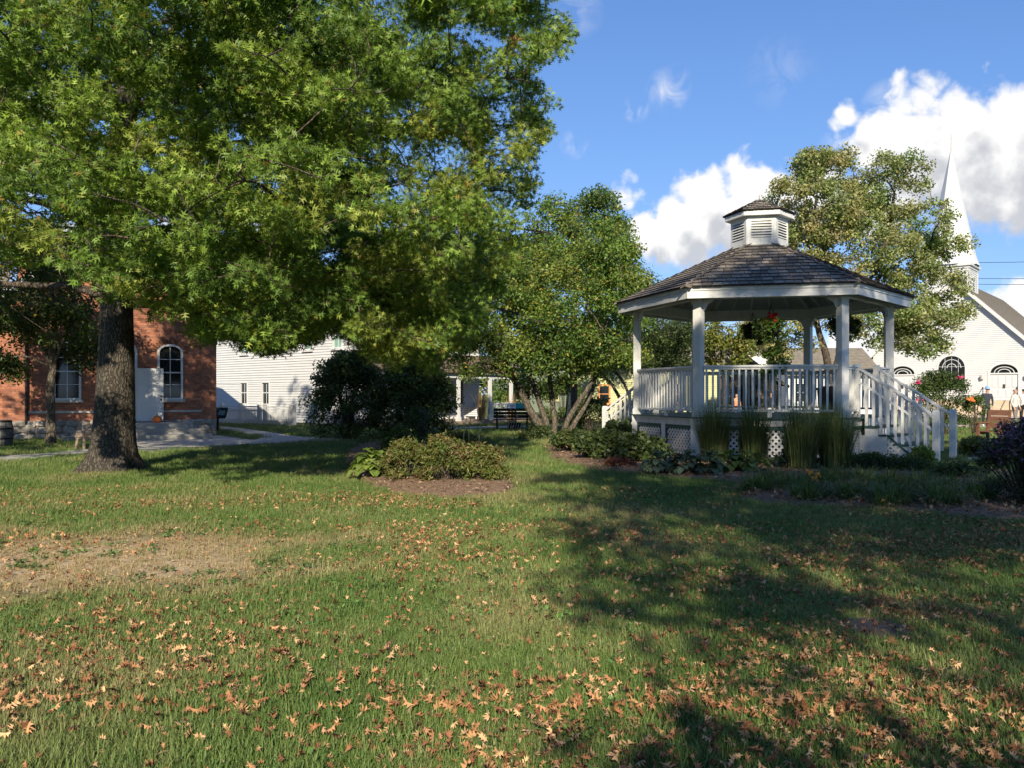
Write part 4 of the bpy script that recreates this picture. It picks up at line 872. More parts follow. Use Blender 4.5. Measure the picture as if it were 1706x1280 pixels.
# overhead cables with their poles
for i, (xa, xb, za, zb) in enumerate(((39.6, 66, 13.3, 15.2), (39.6, 66, 11.9, 13.4), (39.6, 66, 11.4, 12.8))):
    mb = MB(); pts = [(xa + (xb - xa) * t / 10, 74 + (1.5 * t / 10), za + (zb - za) * t / 10 - .5 * math.sin(math.pi * t / 10)) for t in range(11)]
    mb.tube(pts, [.022] * 11, 4); o = mb.build('overhead_cable', M['wire'], base=Vector((xa, 74, za)))
    tag(o, ['topmost thin overhead cable crossing the sky right of the steeple', 'middle of three overhead cables right of the steeple', 'lowest overhead cable right of the steeple'][i], 'cable', 'overhead cables')
up_ = thing('utility_pole', 'wooden utility pole holding up the overhead cables', 'utility pole', (66, 75.5, 0)); mb = MB(); mb.tube([(66, 75.5, 0), (66, 75.5, 15.8)], [.16, .11], 8); mb.build('pole', M['woodgrey'], up_); mb = MB(); mb.box(64.9, 67.1, 75.3, 75.4, 15.0, 15.15); mb.build('cross_arm', M['woodgrey'], up_)
up_ = thing('utility_pole', 'utility pole hidden behind the church tower', 'utility pole', (39.6, 74, 0)); mb = MB(); mb.tube([(39.6, 74, 0), (39.6, 74, 13.5)], [.16, .11], 8); mb.build('pole', M['woodgrey'], up_); mb = MB(); mb.box(38.6, 40.6, 73.8, 73.9, 13.1, 13.25); mb.build('cross_arm', M['woodgrey'], up_)

# ------------------------------------------------------------------ trees
def V3(a): return Vector(tuple(a))
PAL_OAK = [(0.171, 0.256, 0.044), (0.139, 0.225, 0.038), (0.212, 0.299, 0.052), (0.261, 0.307, 0.059), (0.115, 0.191, 0.038)]
PAL_OLIVE = [(0.288, 0.305, 0.114), (0.220, 0.272, 0.088), (0.335, 0.314, 0.143), (0.164, 0.229, 0.070), (0.251, 0.250, 0.132)]
PAL_CRAB = [(0.130, 0.216, 0.038), (0.098, 0.168, 0.032), (0.170, 0.240, 0.046), (0.221, 0.256, 0.051), (0.077, 0.136, 0.029)]
PAL_DARK = [(0.062, 0.096, 0.029), (0.049, 0.078, 0.026), (0.086, 0.125, 0.035), (0.070, 0.094, 0.040)]
PAL_MID = [(0.085, 0.131, 0.031), (0.065, 0.106, 0.026), (0.111, 0.156, 0.038)]
# --- the big oak on the left
OX, OY = W(188, 650, 16).x, 16.0
oak = thing('oak_tree', 'large oak with thick trunk and star-shaped leaves filling the upper left', 'tree', (OX, OY, 0))
mb = MB()
zr = [(-.05, .62), (.06, .58), (.18, .50), (.35, .44), (.6, .395), (1.0, .37), (1.6, .345), (2.4, .315), (3.2, .29), (4.2, .265), (5.5, .26), (7, .22), (9, .16), (11, .10), (13, .04)]
fl = [math.exp(-max(z, 0) * 3.2) for z, r in zr]
mb.tube([(OX - .03 + .035 * z + .02 * math.sin(z), OY + .02 * math.sin(z * 1.3), z) for z, r in zr], [r for z, r in zr], 36,
        mod=lambda i, a: 1 + fl[i] * (.20 * math.sin(5 * a + 1) + .12 * math.sin(9 * a + 2.2) + .05) + .02 * math.sin(13 * a + i * .7))
mb.build('trunk', M['bark_oak'], oak, smooth=True)
OPOLY = [(-500, -500), (935, -500), (940, 0), (968, 55), (955, 95), (900, 128), (945, 172), (948, 215), (910, 255), (905, 320), (885, 395), (872, 450), (850, 500), (800, 560), (745, 610), (715, 640), (688, 640), (640, 620), (600, 585),
         (560, 558), (520, 582), (470, 596), (420, 600), (396, 568), (360, 582), (330, 588), (310, 552), (280, 545), (240, 538), (205, 520), (165, 515), (150, 490), (140, 470), (60, 450), (0, 470), (-500, 480)]
HOLES = [(390, 235, 10), (735, 275, 10), (70, 345, 20), (110, 395, 14), (150, 210, 12), (545, 425, 14)]
rnd.seed(5); nodes = []; mb = MB(); limbs = []
for i in range(44):
    z0 = 3.3 + 8.2 * (i / 44) ** 1.05; az = i * 2.39996 + .6; up_a = .10 + .55 * (i / 44); ln = 8.2 * (1 - .55 * (i / 44) ** 1.6) * rnd.uniform(.75, 1.08)
    d = Vector((math.cos(az) * 1.08, math.sin(az) * .9, 0)); a = Vector((OX + .035 * z0, OY, z0))
    pts = [a, a + d * ln * .3 + Vector((0, 0, ln * .3 * up_a)), a + d * ln * .65 + Vector((rnd.gauss(0, .3), rnd.gauss(0, .3), ln * .62 * up_a)), a + d * ln + Vector((rnd.gauss(0, .5), rnd.gauss(0, .5), ln * .8 * up_a - .5))]
    r0 = .10 * (1 - .55 * i / 44)
    p = limb(mb, pts, r0, .018, 7, 4, .035); nodes += p; limbs.append(p)
    for q in range(3):
        j = rnd.randint(len(p) // 3, len(p) - 3); s0 = p[j]; sd = (d + Vector((rnd.gauss(0, .7), rnd.gauss(0, .7), rnd.gauss(.05, .2)))).normalized() * rnd.uniform(1.2, 2.6)
        pp = limb(mb, [s0, s0 + sd * .5 + Vector((0, 0, .1)), s0 + sd], .04, .01, 5, 3, .03); nodes += pp; limbs.append(pp)
def oak_ok(c, r):
    if c[1] < 2.5: return False
    px, py = proj(c); pr = r * FPX / c[1]
    if not (-700 < px < 1100): return False
    if py < -60 or px < -60: return True
    if not inpoly(px, py, OPOLY): return False
    for sx, sy in ((.85, 0), (0, .8), (0, -.6), (-.85, 0), (.6, .55)):
        if not inpoly(px + sx * pr, py + sy * pr, OPOLY): return False
    return all(math.hypot(px - hx, py - hy) > hr + pr * .45 for hx, hy, hr in HOLES)
cen, rad, bidx = [], [], []
def put(c, r, b, tol=.40):
    if oak_ok(c, r) and all((c - q).length > tol * (r + s_) for q, s_ in zip(cen, rad)): cen.append(c); rad.append(r); bidx.append(b); return True
# inner crown, well behind the outer boughs
for k in range(16000):
    if len(cen) >= 800: break
    if rnd.random() < .45:
        p = rnd.choice(limbs); c = p[rnd.randint(len(p) // 3, len(p) - 1)] + Vector((rnd.gauss(0, .5), rnd.gauss(0, .5), rnd.gauss(.1, .35)))
    else:
        rho = rnd.random() ** .5; az = rnd.uniform(0, 6.283); c = Vector((OX + 9.0 * rho * math.cos(az), OY + 8.2 * rho * math.sin(az), 0))
        zt = 3.2 + 9.8 * math.sqrt(max(0, 1 - rho * rho)); c.z = rnd.uniform(2.4, max(3.4, zt))
    if c.y < OY - 2.4 and -60 < proj(c)[1] and abs(c.x - OX) < 7.5: continue
    put(c, rnd.uniform(.35, .75), k % 5)
# outer boughs: flat drooping sprays with shade gaps between them
bl = []
for k in range(4000):
    px, py = rnd.uniform(-60, 985), rnd.uniform(-50, 650)
    if not inpoly(px, py, OPOLY): continue
    if any(((px - qx) / 1.25) ** 2 + (py - qy) ** 2 < 58 ** 2 for qx, qy in bl): continue
    bl.append((px, py)); Y = 12.
    for _ in range(4): x_ = (px - CX) / FPX * Y; Y = OY - 5.6 * math.sqrt(max(.02, 1 - ((x_ - OX) / 9.6) ** 2)) * (1 - .35 * max(0, (py - 380) / 260))
    Y = max(9.6, Y + rnd.uniform(-.9, 1.3)); b0 = W(px, py, Y); pi_ = rnd.choice((0, 0, 1, 1, 2, 2, 3, 4)); az = rnd.uniform(-2.6, -.5); sx = Vector((math.cos(az), math.sin(az), 0)); sy = Vector((-sx.y, sx.x, 0))
    for q in range(rnd.randint(11, 17)):
        u, v = rnd.gauss(0, .52), rnd.gauss(0, .38); c = b0 + sx * u + sy * v + Vector((0, 0, rnd.gauss(0, .11) - .28 * (u * u + v * v)))
        put(c, rnd.uniform(.14, .34), pi_, .30)
for k in range(1500):                                  # low boughs toward the porch, their shade put into darker leaf colours
    if len(cen) > 2600: break
    c = W(rnd.uniform(330, 800), rnd.uniform(400, 585), rnd.uniform(15, 19)); put(c, rnd.uniform(.25, .5), 4 if rnd.random() < .6 else 1, .34)
for k in range(260):
    i = rnd.randrange(len(cen)); c = cen[i] + Vector((rnd.gauss(0, .6), rnd.gauss(0, .5), -rnd.random() * .6)); r = rnd.uniform(.10, .2)
    if oak_ok(c, r * .2): cen.append(c); rad.append(r); bidx.append(bidx[i])
twigs_to(mb, nodes, cen, rad, .018)
# bare dead twigs inside and low on the left
for k in range(70):
    a = V3(rnd.choice(nodes)); e = a + Vector((rnd.gauss(0, .8), rnd.gauss(0, .8), rnd.gauss(-.15, .5)))
    mb.tube(smooth_path([a, a.lerp(e, .5) + Vector((rnd.gauss(0, .15), rnd.gauss(0, .15), .1)), e], 2), [.014, .012, .009, .007, .004], 3, cap=False)
for k in range(16):
    a = Vector((OX, OY, rnd.uniform(3.2, 4.6))); e = W(rnd.uniform(-40, 130), rnd.uniform(300, 450), rnd.uniform(14, 18)); m_ = a.lerp(e, .5) + Vector((0, 0, rnd.uniform(.0, .5)))
    p = limb(mb, [a, m_, e], .06, .008, 5, 4, .05)
    for q in range(7):
        j = rnd.randint(3, len(p) - 1); s0 = p[j]; e2 = s0 + Vector((rnd.gauss(-.3, .5), rnd.gauss(0, .4), rnd.gauss(.1, .4))); mb.tube([s0, s0.lerp(e2, .5) + Vector((0, 0, .06)), e2], [.012, .009, .004], 3, cap=False)
mb.build('branches', M['bark_dk'], oak, smooth=True)
cen_a = np.array([tuple(c) for c in cen]); rad_a = np.array(rad)
vis = np.array([(-80 < proj(c)[0] < 1000 and -40 < proj(c)[1]) for c in cen])
nl = np.where(vis, (rad_a ** 2 * 1050).astype(int) + 24, 30)
P, Rm, Sc, col = clump_leaves(cen_a, rad_a, nl, np.where(vis, .098, .28), PAL_OAK, up=.40, flat=.78, outw=.35, droop=-.18, jit=.28, pidx=bidx)
nearY = P[:, 1]
og = np.array([W(278, 45, 12), W(210, 92, 12), W(855, 88, 12.5)]); d = np.min(np.linalg.norm(P[:, None, :2] - og[None, :, :2], axis=2) * 0 + np.linalg.norm((P[:, None, :] - og[None]) * np.array([1, .25, 1]), axis=2), axis=1)
hit = d < .14; col[hit] = np.array([.52, .17, .04]) * (.7 + .6 * rng.random((hit.sum(), 1)))
sp_ = rng.random(len(P)) < .012; col[sp_] = np.array([.30, .21, .05]) * (.7 + .6 * rng.random((sp_.sum(), 1)))
scatter('crown', OAK, P, Rm, Sc, col, M['leaf_gloss'], oak)

def simple_tree(name, label, base, stems, regions, tm, size, nper, pal, bark, seed, group=None, wgt=None, up=.45, flat=.8, extra=None, dens=1.0, m='leaf', rr=(.35, .75), r0=.02):
    """regions: (px, py, Y, rx px, ry px, ry depth m, clumps): ellipsoids of the crown, filled with leaf clumps"""
    rnd.seed(seed); t = thing(name, label, 'tree', base, group); mb = MB(); nodes = []
    for pts, ra, rb in stems: nodes += limb(mb, pts, ra, rb, 9, 4, .012)
    mb.build('trunk', bark, t, smooth=True); mb = MB(); cen, rad = [], []
    for (px, py, Y, rx, ry, dy, n) in regions:
        for k in range(n):
            while True:
                u = Vector((rnd.uniform(-1, 1), rnd.uniform(-1, 1), rnd.uniform(-1, 1)))
                if .25 < u.length < 1: break
            u = u * (u.length ** -.35)
            Yk = Y + u.y * dy; c = W(px, py, Y) + Vector((u.x * rx / FPX * Y, u.y * dy, u.z * ry / FPX * Y)); cen.append(c); rad.append(rnd.uniform(*rr))
    # a few main boughs into the crown, then thin branches
    for c in rnd.sample(cen, min(len(cen), 14)):
        a = V3(min(nodes, key=lambda q: (q - c).length + 1.5 * max(0, q.z - c.z))); nodes += limb(mb, [a, a.lerp(c, .5) + Vector((rnd.gauss(0, .15), rnd.gauss(0, .15), .25)), c], r0 * 2.2, r0 * .6, 5, 3, .03)
    twigs_to(mb, nodes, cen, rad, r0); mb.build('branches', bark, t, smooth=True)
    ra = np.array(rad); nl = (ra ** 2 / np.mean(ra ** 2) * nper * dens).astype(int) + 5
    P, Rm, Sc, col = clump_leaves(np.array([tuple(c) for c in cen]), ra, nl, size, pal, up=up, flat=flat, wgt=wgt)
    if extra is not None: extra(P, col)
    scatter('crown', tm, P, Rm, Sc, col, M[m], t); return t
# --- slim tree in front of the schoolhouse
b = G(84, 743)
def yel(frac, c=(.36, .27, .05)):
    def f(P, col): k = rng.random(len(P)) < frac; col[k] = np.array(c) * (.7 + .6 * rng.random((k.sum(), 1)))
    return f
simple_tree('slim_tree', 'slim grey-trunked tree in front of the brick schoolhouse wall', b, [([b + Vector((0, 0, -.05)), b + Vector((.02, 0, .4)), W(84, 660, b.y), W(88, 600, b.y), W(92, 540, b.y), W(85, 470, b.y)], .17, .06), ([W(88, 605, b.y), W(110, 560, b.y), W(135, 500, b.y - .3)], .07, .03), ([W(87, 610, b.y), W(60, 560, b.y), W(30, 520, b.y + .5)], .07, .03)],
            [(60, 480, b.y, 95, 75, 1.8, 52), (10, 570, b.y, 50, 65, 1.4, 30), (120, 550, b.y, 40, 50, 1.2, 18), (20, 430, b.y + .5, 70, 60, 1.5, 22), (150, 585, b.y + .6, 28, 25, .6, 6)], LEAF, .12, 150, PAL_DARK + PAL_MID, M['bark_lt'], 21, rr=(.28, .55), extra=yel(.02))
# --- many-stemmed crab tree by the bench
b = G(925, 727); Y = b.y
st = lambda *p, ra=.12, rb=.04: ([W(x, y, Y + dy) for x, y, dy in p], ra, rb)
simple_tree('crabapple_tree', 'many-stemmed tree with smooth grey leaning stems beside the gazebo', b,
    [st((915, 735, 0), (893, 700, -.1), (868, 655, -.3), (843, 605, -.5), (826, 575, -.6), (808, 540, -.7), ra=.18, rb=.06), st((918, 735, .1), (905, 690, .1), (888, 640, .1), (876, 600, .2), (862, 570, .3), ra=.14, rb=.05), st((924, 735, .2), (922, 690, .3), (917, 640, .3), (912, 580, .3), (905, 540, .3), (912, 500, .3), ra=.12, rb=.05),
     st((932, 737, -.1), (952, 690, -.2), (975, 655, -.3), (995, 620, -.3), (1015, 585, -.3), ra=.12, rb=.05), st((938, 737, .2), (968, 690, .3), (985, 655, .4), (992, 625, .4), (985, 600, .4), ra=.11, rb=.05)],
    [(960, 490, Y, 122, 97, 3.0, 120), (1030, 455, Y + .5, 57, 72, 1.8, 40), (830, 520, Y - .5, 85, 65, 2.0, 56), (900, 575, Y - 1.0, 110, 34, 1.5, 34), (1010, 565, Y - .5, 75, 47, 1.8, 36), (970, 420, Y + .5, 62, 52, 1.5, 26), (760, 555, Y, 60, 50, 1.4, 34), (850, 450, Y, 75, 60, 1.8, 52), (880, 540, Y - .8, 80, 50, 1.5, 36), (900, 610, Y - .8, 95, 22, 1.2, 20), (985, 615, Y - .6, 40, 20, 1, 9), (800, 600, Y - .3, 40, 30, 1, 9)],
    LEAF, .125, 130, PAL_CRAB, M['bark_lt'], 22, rr=(.3, .62), extra=yel(.035))
# --- taller tree behind it
simple_tree('tall_tree', 'tall green tree rising behind the many-stemmed tree', G(955, 709), [([G(955, 709), W(957, 600, 40), W(960, 450, 40), W(965, 340, 40)], .2, .04)],
    [(935, 400, 40, 47, 76, 2, 46), (1000, 390, 40, 48, 74, 2, 52), (960, 480, 40, 88, 72, 2.2, 50), (1045, 470, 40, 44, 52, 1.5, 22), (880, 440, 40, 50, 80, 2, 40)], LEAF, .17, 130, PAL_CRAB + PAL_MID, M['bark_dk'], 23, rr=(.4, .8), extra=yel(.03))
# --- dark twisted stems left of the gazebo steps
b = G(1050, 717); Y = b.y
simple_tree('dark_stemmed_tree', 'dark crossing stems of a small tree behind the gazebo stairs', b,
    [st((1052, 722, 0), (1040, 680, 0), (1018, 640, 0), (992, 610, 0), (975, 590, 0), ra=.10, rb=.04), st((1058, 722, .2), (1050, 670, .2), (1035, 630, .2), (1012, 608, .2), ra=.08, rb=.04), st((1062, 722, 0), (1062, 670, 0), (1075, 640, 0), (1090, 600, 0), ra=.08, rb=.03), st((1066, 722, .4), (1072, 680, .4), (1060, 640, .4), (1050, 610, .4), ra=.07, rb=.03)],
    [(1080, 560, Y, 75, 50, 1.8, 40), (1020, 590, Y, 55, 28, 1.4, 14), (1125, 575, Y + .5, 50, 45, 1.5, 24)], LEAF, .12, 150, PAL_DARK + PAL_DARK + [(.09, .12, .03)], M['bark_dk'], 24, rr=(.35, .6))
# --- olive tree between gazebo and church
b = G(1380, 711); Y = b.y
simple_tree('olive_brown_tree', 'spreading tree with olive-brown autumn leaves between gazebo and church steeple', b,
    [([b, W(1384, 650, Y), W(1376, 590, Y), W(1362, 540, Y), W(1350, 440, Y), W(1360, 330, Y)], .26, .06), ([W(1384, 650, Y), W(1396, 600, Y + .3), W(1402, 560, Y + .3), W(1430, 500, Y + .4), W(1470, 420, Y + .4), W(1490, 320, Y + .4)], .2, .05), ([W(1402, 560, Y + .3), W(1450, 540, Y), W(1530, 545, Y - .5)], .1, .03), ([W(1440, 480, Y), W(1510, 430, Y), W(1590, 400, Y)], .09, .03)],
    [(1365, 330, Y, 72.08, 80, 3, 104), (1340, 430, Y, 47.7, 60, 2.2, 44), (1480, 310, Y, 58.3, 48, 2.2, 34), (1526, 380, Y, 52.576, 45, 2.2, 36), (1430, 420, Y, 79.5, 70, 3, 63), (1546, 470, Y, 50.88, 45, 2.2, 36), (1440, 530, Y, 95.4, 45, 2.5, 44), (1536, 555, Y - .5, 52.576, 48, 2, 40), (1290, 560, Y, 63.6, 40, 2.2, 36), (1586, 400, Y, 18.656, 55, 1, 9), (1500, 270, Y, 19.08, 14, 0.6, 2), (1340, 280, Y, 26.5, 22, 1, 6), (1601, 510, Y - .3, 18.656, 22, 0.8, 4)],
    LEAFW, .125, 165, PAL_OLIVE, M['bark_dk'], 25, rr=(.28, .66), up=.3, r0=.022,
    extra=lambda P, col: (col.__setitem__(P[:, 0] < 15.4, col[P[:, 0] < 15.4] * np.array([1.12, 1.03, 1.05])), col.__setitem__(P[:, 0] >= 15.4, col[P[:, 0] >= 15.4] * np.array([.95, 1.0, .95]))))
# --- trees glimpsed through the gazebo
simple_tree('yellowing_tree', 'small yellow-green tree seen through the gazebo beside the barn', G(1205, 714), [([G(1205, 714), W(1205, 640, 36), W(1200, 560, 36)], .12, .04)], [(1205, 575, 36, 42, 42, 1.5, 34)], LEAF, .15, 120, [(.19, .20, .04), (.14, .17, .035), (.24, .22, .05)], M['bark_dk'], 26, rr=(.3, .55))
simple_tree('shady_tree', 'dark green tree behind the left gazebo posts', G(1120, 710), [([G(1120, 710), W(1120, 640, 39), W(1125, 570, 39)], .14, .05)], [(1125, 570, 39, 52, 50, 2, 40), (1080, 590, 39, 40, 40, 1.5, 16)], LEAF, .16, 120, PAL_DARK + PAL_MID, M['bark_dk'], 27, rr=(.4, .7), extra=yel(.03))
simple_tree('garden_tree', 'leafy green tree beyond the porch and corn stalks', G(880, 700), [([G(880, 700), W(880, 660, 48), W(882, 600, 48)], .12, .05)], [(885, 640, 48, 40, 32, 1.5, 26), (840, 650, 48, 25, 25, 1, 10)], LEAF, .18, 100, PAL_CRAB, M['bark_dk'], 28, rr=(.4, .7))
# --- the tall trees standing behind the viewer whose shade dapples the lawn and the gazebo
def shade_tree(label, x, y, h, seed, n, rx, z0):
    rnd.seed(seed); t = thing('shade_tree', label, 'tree', (x, y, 0)); mb = MB(); nodes = limb(mb, [(x, y, 0), (x, y, h * .4), (x + .2, y, h * .9)], .4, .06, 10, 5); mb.build('trunk', M['bark_oak'], t, smooth=True)
    cen, rad = [], []; mb = MB()
    for k in range(n):
        rho = rnd.random() ** .5; az = rnd.uniform(0, 6.283); zz = rnd.uniform(z0, z0 + (h - z0) * math.sqrt(1 - rho * rho * .8)); cen.append(Vector((x + rx * rho * math.cos(az), y + rx * rho * math.sin(az), zz))); rad.append(rnd.uniform(.5, 1.05))
    twigs_to(mb, nodes, cen, rad, .04); mb.build('branches', M['bark_dk'], t)
    P, Rm, Sc, col = clump_leaves(np.array([tuple(c) for c in cen]), np.array(rad), 120, .24, PAL_OAK, up=.4); scatter('crown', OAK, P, Rm, Sc, col, M['leaf'], t)
shade_tree('broad oak behind the viewer casting dappled shade over the right lawn', 8.9, -7.5, 21, 31, 520, 8.2, 4.2)
shade_tree('oak further right behind the viewer shading the gazebo garden', 20, -5, 20, 32, 200, 7.0, 4.5)

shade_tree('tall oak furthest behind the viewer shading the gazebo roof', 8.5, -15, 27, 33, 90, 6.8, 11)

# ------------------------------------------------------------------ shrubs and garden plants
def shrub(name, label, cx, cy, w_, dp, h, n, tm, size, nper, pal, seed, cat='shrub', group=None, m='leaf', z0=.1, extra=None, stems=True, rr=(.16, .32), up=.5, wgt=None):
    rnd.seed(seed); t = thing(name, label, cat, (cx, cy, 0), group); cen, rad = [], []
    for k in range(n):
        a = rnd.uniform(0, 6.283); ph = rnd.random() ** .8; r = rnd.uniform(.55, 1); zz = math.sin(ph * 1.57)
        q = math.cos(ph * 1.57) ** .6; cen.append(Vector((cx + w_ / 2 * q * r * math.cos(a), cy + dp / 2 * q * r * math.sin(a), z0 + (h - z0) * zz * rnd.uniform(.75, 1)))); rad.append(rnd.uniform(*rr))
    if stems:
        mb = MB()
        for c in cen[::2]: mb.tube(smooth_path([(cx + (c.x - cx) * .2, cy + (c.y - cy) * .2, 0), (cx + (c.x - cx) * .6, cy + (c.y - cy) * .6, c.z * .6), c], 2), [.014, .012, .01, .007, .004], 4, cap=False)
        mb.build('stems', M['bark_dk'], t)
    P, Rm, Sc, col = clump_leaves(np.array([tuple(c) for c in cen]), np.array(rad), nper, size, pal, up=up, flat=.8, wgt=wgt); P[:, 2] = np.maximum(P[:, 2], .02)
    if extra: extra(P, col)
    scatter('foliage', tm, P, Rm, Sc, col, M[m], t); return t
def flowers(parent, pts, size, pal, name='flower', np_=6):
    for p in pts:
        n = np_; a = np.arange(n) * 6.283 / n; nr = np.stack([np.cos(a) * .7, np.sin(a) * .7 - .5, np.full(n, .8)], 1)
        Rm = frames(nr, np.full(n, 0.) + rng.random(n) * 6.28); col = np.array(pal)[rng.integers(0, len(pal), n)] * (.8 + .4 * rng.random((n, 1)))
        scatter(name, LEAFW, np.tile(np.array(p), (n, 1)) + rng.normal(size=(n, 3)) * size * .12, Rm, np.full(n, size), col, M['petal'], parent)
# dark lilac-like hedge shrubs in front of the inn
for i, (px, py, wd, hh, sd) in enumerate(((580, 733, 2.9, 2.8, 41), (690, 734, 3.0, 2.6, 42))):
    g_ = G(px, py); shrub('dark_shrub', ['large dark green shrub against the white clapboard wall', 'large dark shrub just left of the porch, behind the flower bed'][i], g_.x, g_.y, wd, 2.2, hh, 170, LEAF, .11, 120, PAL_DARK, sd, group='large dark shrubs', m='leaf_gloss', z0=.12, rr=(.24, .46))
g_ = G(725, 738); shrub('dark_bush', 'small leafy bush at the foot of the dark shrubs', g_.x - .4, g_.y - .8, 1.0, 1.0, 1.0, 26, LEAF, .09, 80, PAL_DARK + [(.09, .11, .07)], 43, rr=(.14, .25))
# island bed
def bed(name, label, pts, h, chips, seed):
    pts = [Vector((p.x, p.y, 0)) for p in pts]; PATHS.append([(p.x, p.y) for p in pts]); c = sum(pts, Vector()) / len(pts); sp = smooth_path(pts + [pts[0]], 4)[:-1]; n = len(sp); mb = MB(); vs = []
    for t, z in ((1, -.02), (.93, h * .45), (.75, h * .85), (.4, h), (.02, h)): vs += [c + (p - c) * t + Vector((0, 0, z + (rnd.uniform(-.01, .012) if t < 1 else 0))) for p in sp]
    mb.add(vs, [(i * n + k, i * n + (k + 1) % n, i * n + n + (k + 1) % n, i * n + n + k) for i in range(4) for k in range(n)] + [tuple(4 * n + k for k in range(n))])
    o = mb.build(name, M['mulch'], smooth=True, kind='structure')
    poly = [(p.x, p.y) for p in sp]; xs, ys = [p[0] for p in poly], [p[1] for p in poly]; P = []
    while len(P) < chips:
        x, y = rng.uniform(min(xs), max(xs)), rng.uniform(min(ys), max(ys))
        if inpoly(x, y, poly): P.append((x, y, h * rng.uniform(.6, 1.02) + .012))
    P = np.array(P); m = len(P); g = rng.random((m, 1)); col = (1 - g) * np.array([[.10, .06, .04]]) + g * np.array([[.40, .28, .18]])
    scatter('mulch_chips', LEAFN, P, frames(rng.normal(size=(m, 3)) * .35 + np.array([0, 0, 1]), rng.random(m) * 6.28), .05 + .07 * rng.random(m) ** 2, col, M['chip'], kind='stuff'); return o
bed('mulch_bed', '', [G(572, 772), G(582, 792), G(625, 816), G(690, 829), G(770, 834), G(862, 822), G(858, 808), G(815, 785), G(800, 760), G(720, 742), G(630, 738), G(585, 745)], .10, 2600, 1)
PAL_SPI = [(0.163, 0.186, 0.044), (0.125, 0.162, 0.039), (0.200, 0.186, 0.061), (0.213, 0.150, 0.066), (0.100, 0.144, 0.033)]
for i, (px, py, wd, hh, lab) in enumerate(((672, 808, .85, .66, 'low olive-green mounded shrub at the left of the mulch bed, next to the hosta'), (738, 812, 1.0, .72, 'tallest middle mounded shrub of the mulch bed'), (803, 808, .85, .58, 'rightmost rounded shrub of the mulch bed'), (770, 785, 1.0, .70, 'mounded shrub at the back of the mulch bed'))):
    g_ = G(px, py); shrub('mounded_shrub', lab, g_.x, g_.y + .3, wd, .95, hh, 60, LEAFN, .075, 85, PAL_SPI, 50 + i, group='mounded shrubs in the mulch bed', z0=.08, rr=(.11, .2))
def hosta(label, cx, cy, w_, h, n, pal, seed, size=.24):
    rnd.seed(seed); t = thing('hosta', label, 'plant', (cx, cy, 0), 'hostas'); P, nr, sp, sz = [], [], [], []
    a = rng.random(n) * 6.283; r = rng.random(n) ** .6; P = np.stack([cx + np.cos(a) * r * w_ * .33, cy + np.sin(a) * r * w_ * .33, h * (1 - .75 * r) * (.75 + .35 * rng.random(n)) + .05], 1)
    y = np.stack([np.cos(a), np.sin(a), .35 - .75 * r + .15 * rng.normal(size=n)], 1); y /= np.linalg.norm(y, axis=1, keepdims=True)
    x = np.cross(y, np.array([[0, 0, 1.]])); x /= np.linalg.norm(x, axis=1, keepdims=True); z = np.cross(x, y)
    Rm = np.stack([x, y, z], 2); col = np.array(pal)[rng.integers(0, len(pal), n)] * (.75 + .5 * rng.random((n, 1)))
    mb = MB()
    for p in P[::3]: mb.tube([(cx, cy, 0), ((cx + p[0]) / 2, (cy + p[1]) / 2, p[2] * .7), tuple(p)], [.01, .008, .006], 3, cap=False)
    mb.build('stems', M['stem'], t); scatter('leaves', HOSTA, P, Rm, size * (.65 + .5 * rng.random(n)), col, M['leaf_gloss'], t)
g_ = G(622, 800); hosta('bright light-green hosta at the left end of the mulch bed', g_.x, g_.y, .75, .50, 90, [(.19, .26, .05), (.15, .22, .045), (.22, .28, .07)], 61)
g_ = G(660, 775); shrub('leafy_plant', 'dark leafy plant behind the bright hosta', g_.x, g_.y, .9, .8, .75, 24, LEAF, .09, 70, PAL_MID, 62, cat='plant', rr=(.12, .22))
mb = MB()
for px, dx in ((770, .06), (780, .03), (795, .08)):
    g_ = G(px, 785); mb.tube([(g_.x, g_.y, 0), (g_.x + dx * .5, g_.y, .7), (g_.x + dx * 1.6, g_.y, 1.02 + dx)], [.012, .010, .006], 5)
tag(mb.build('plant_stalks', mat('dry_stalk', (.3, .28, .16), .8), base=G(780, 785)), 'bare pale stalks sticking up behind the mounded shrubs', 'plant')

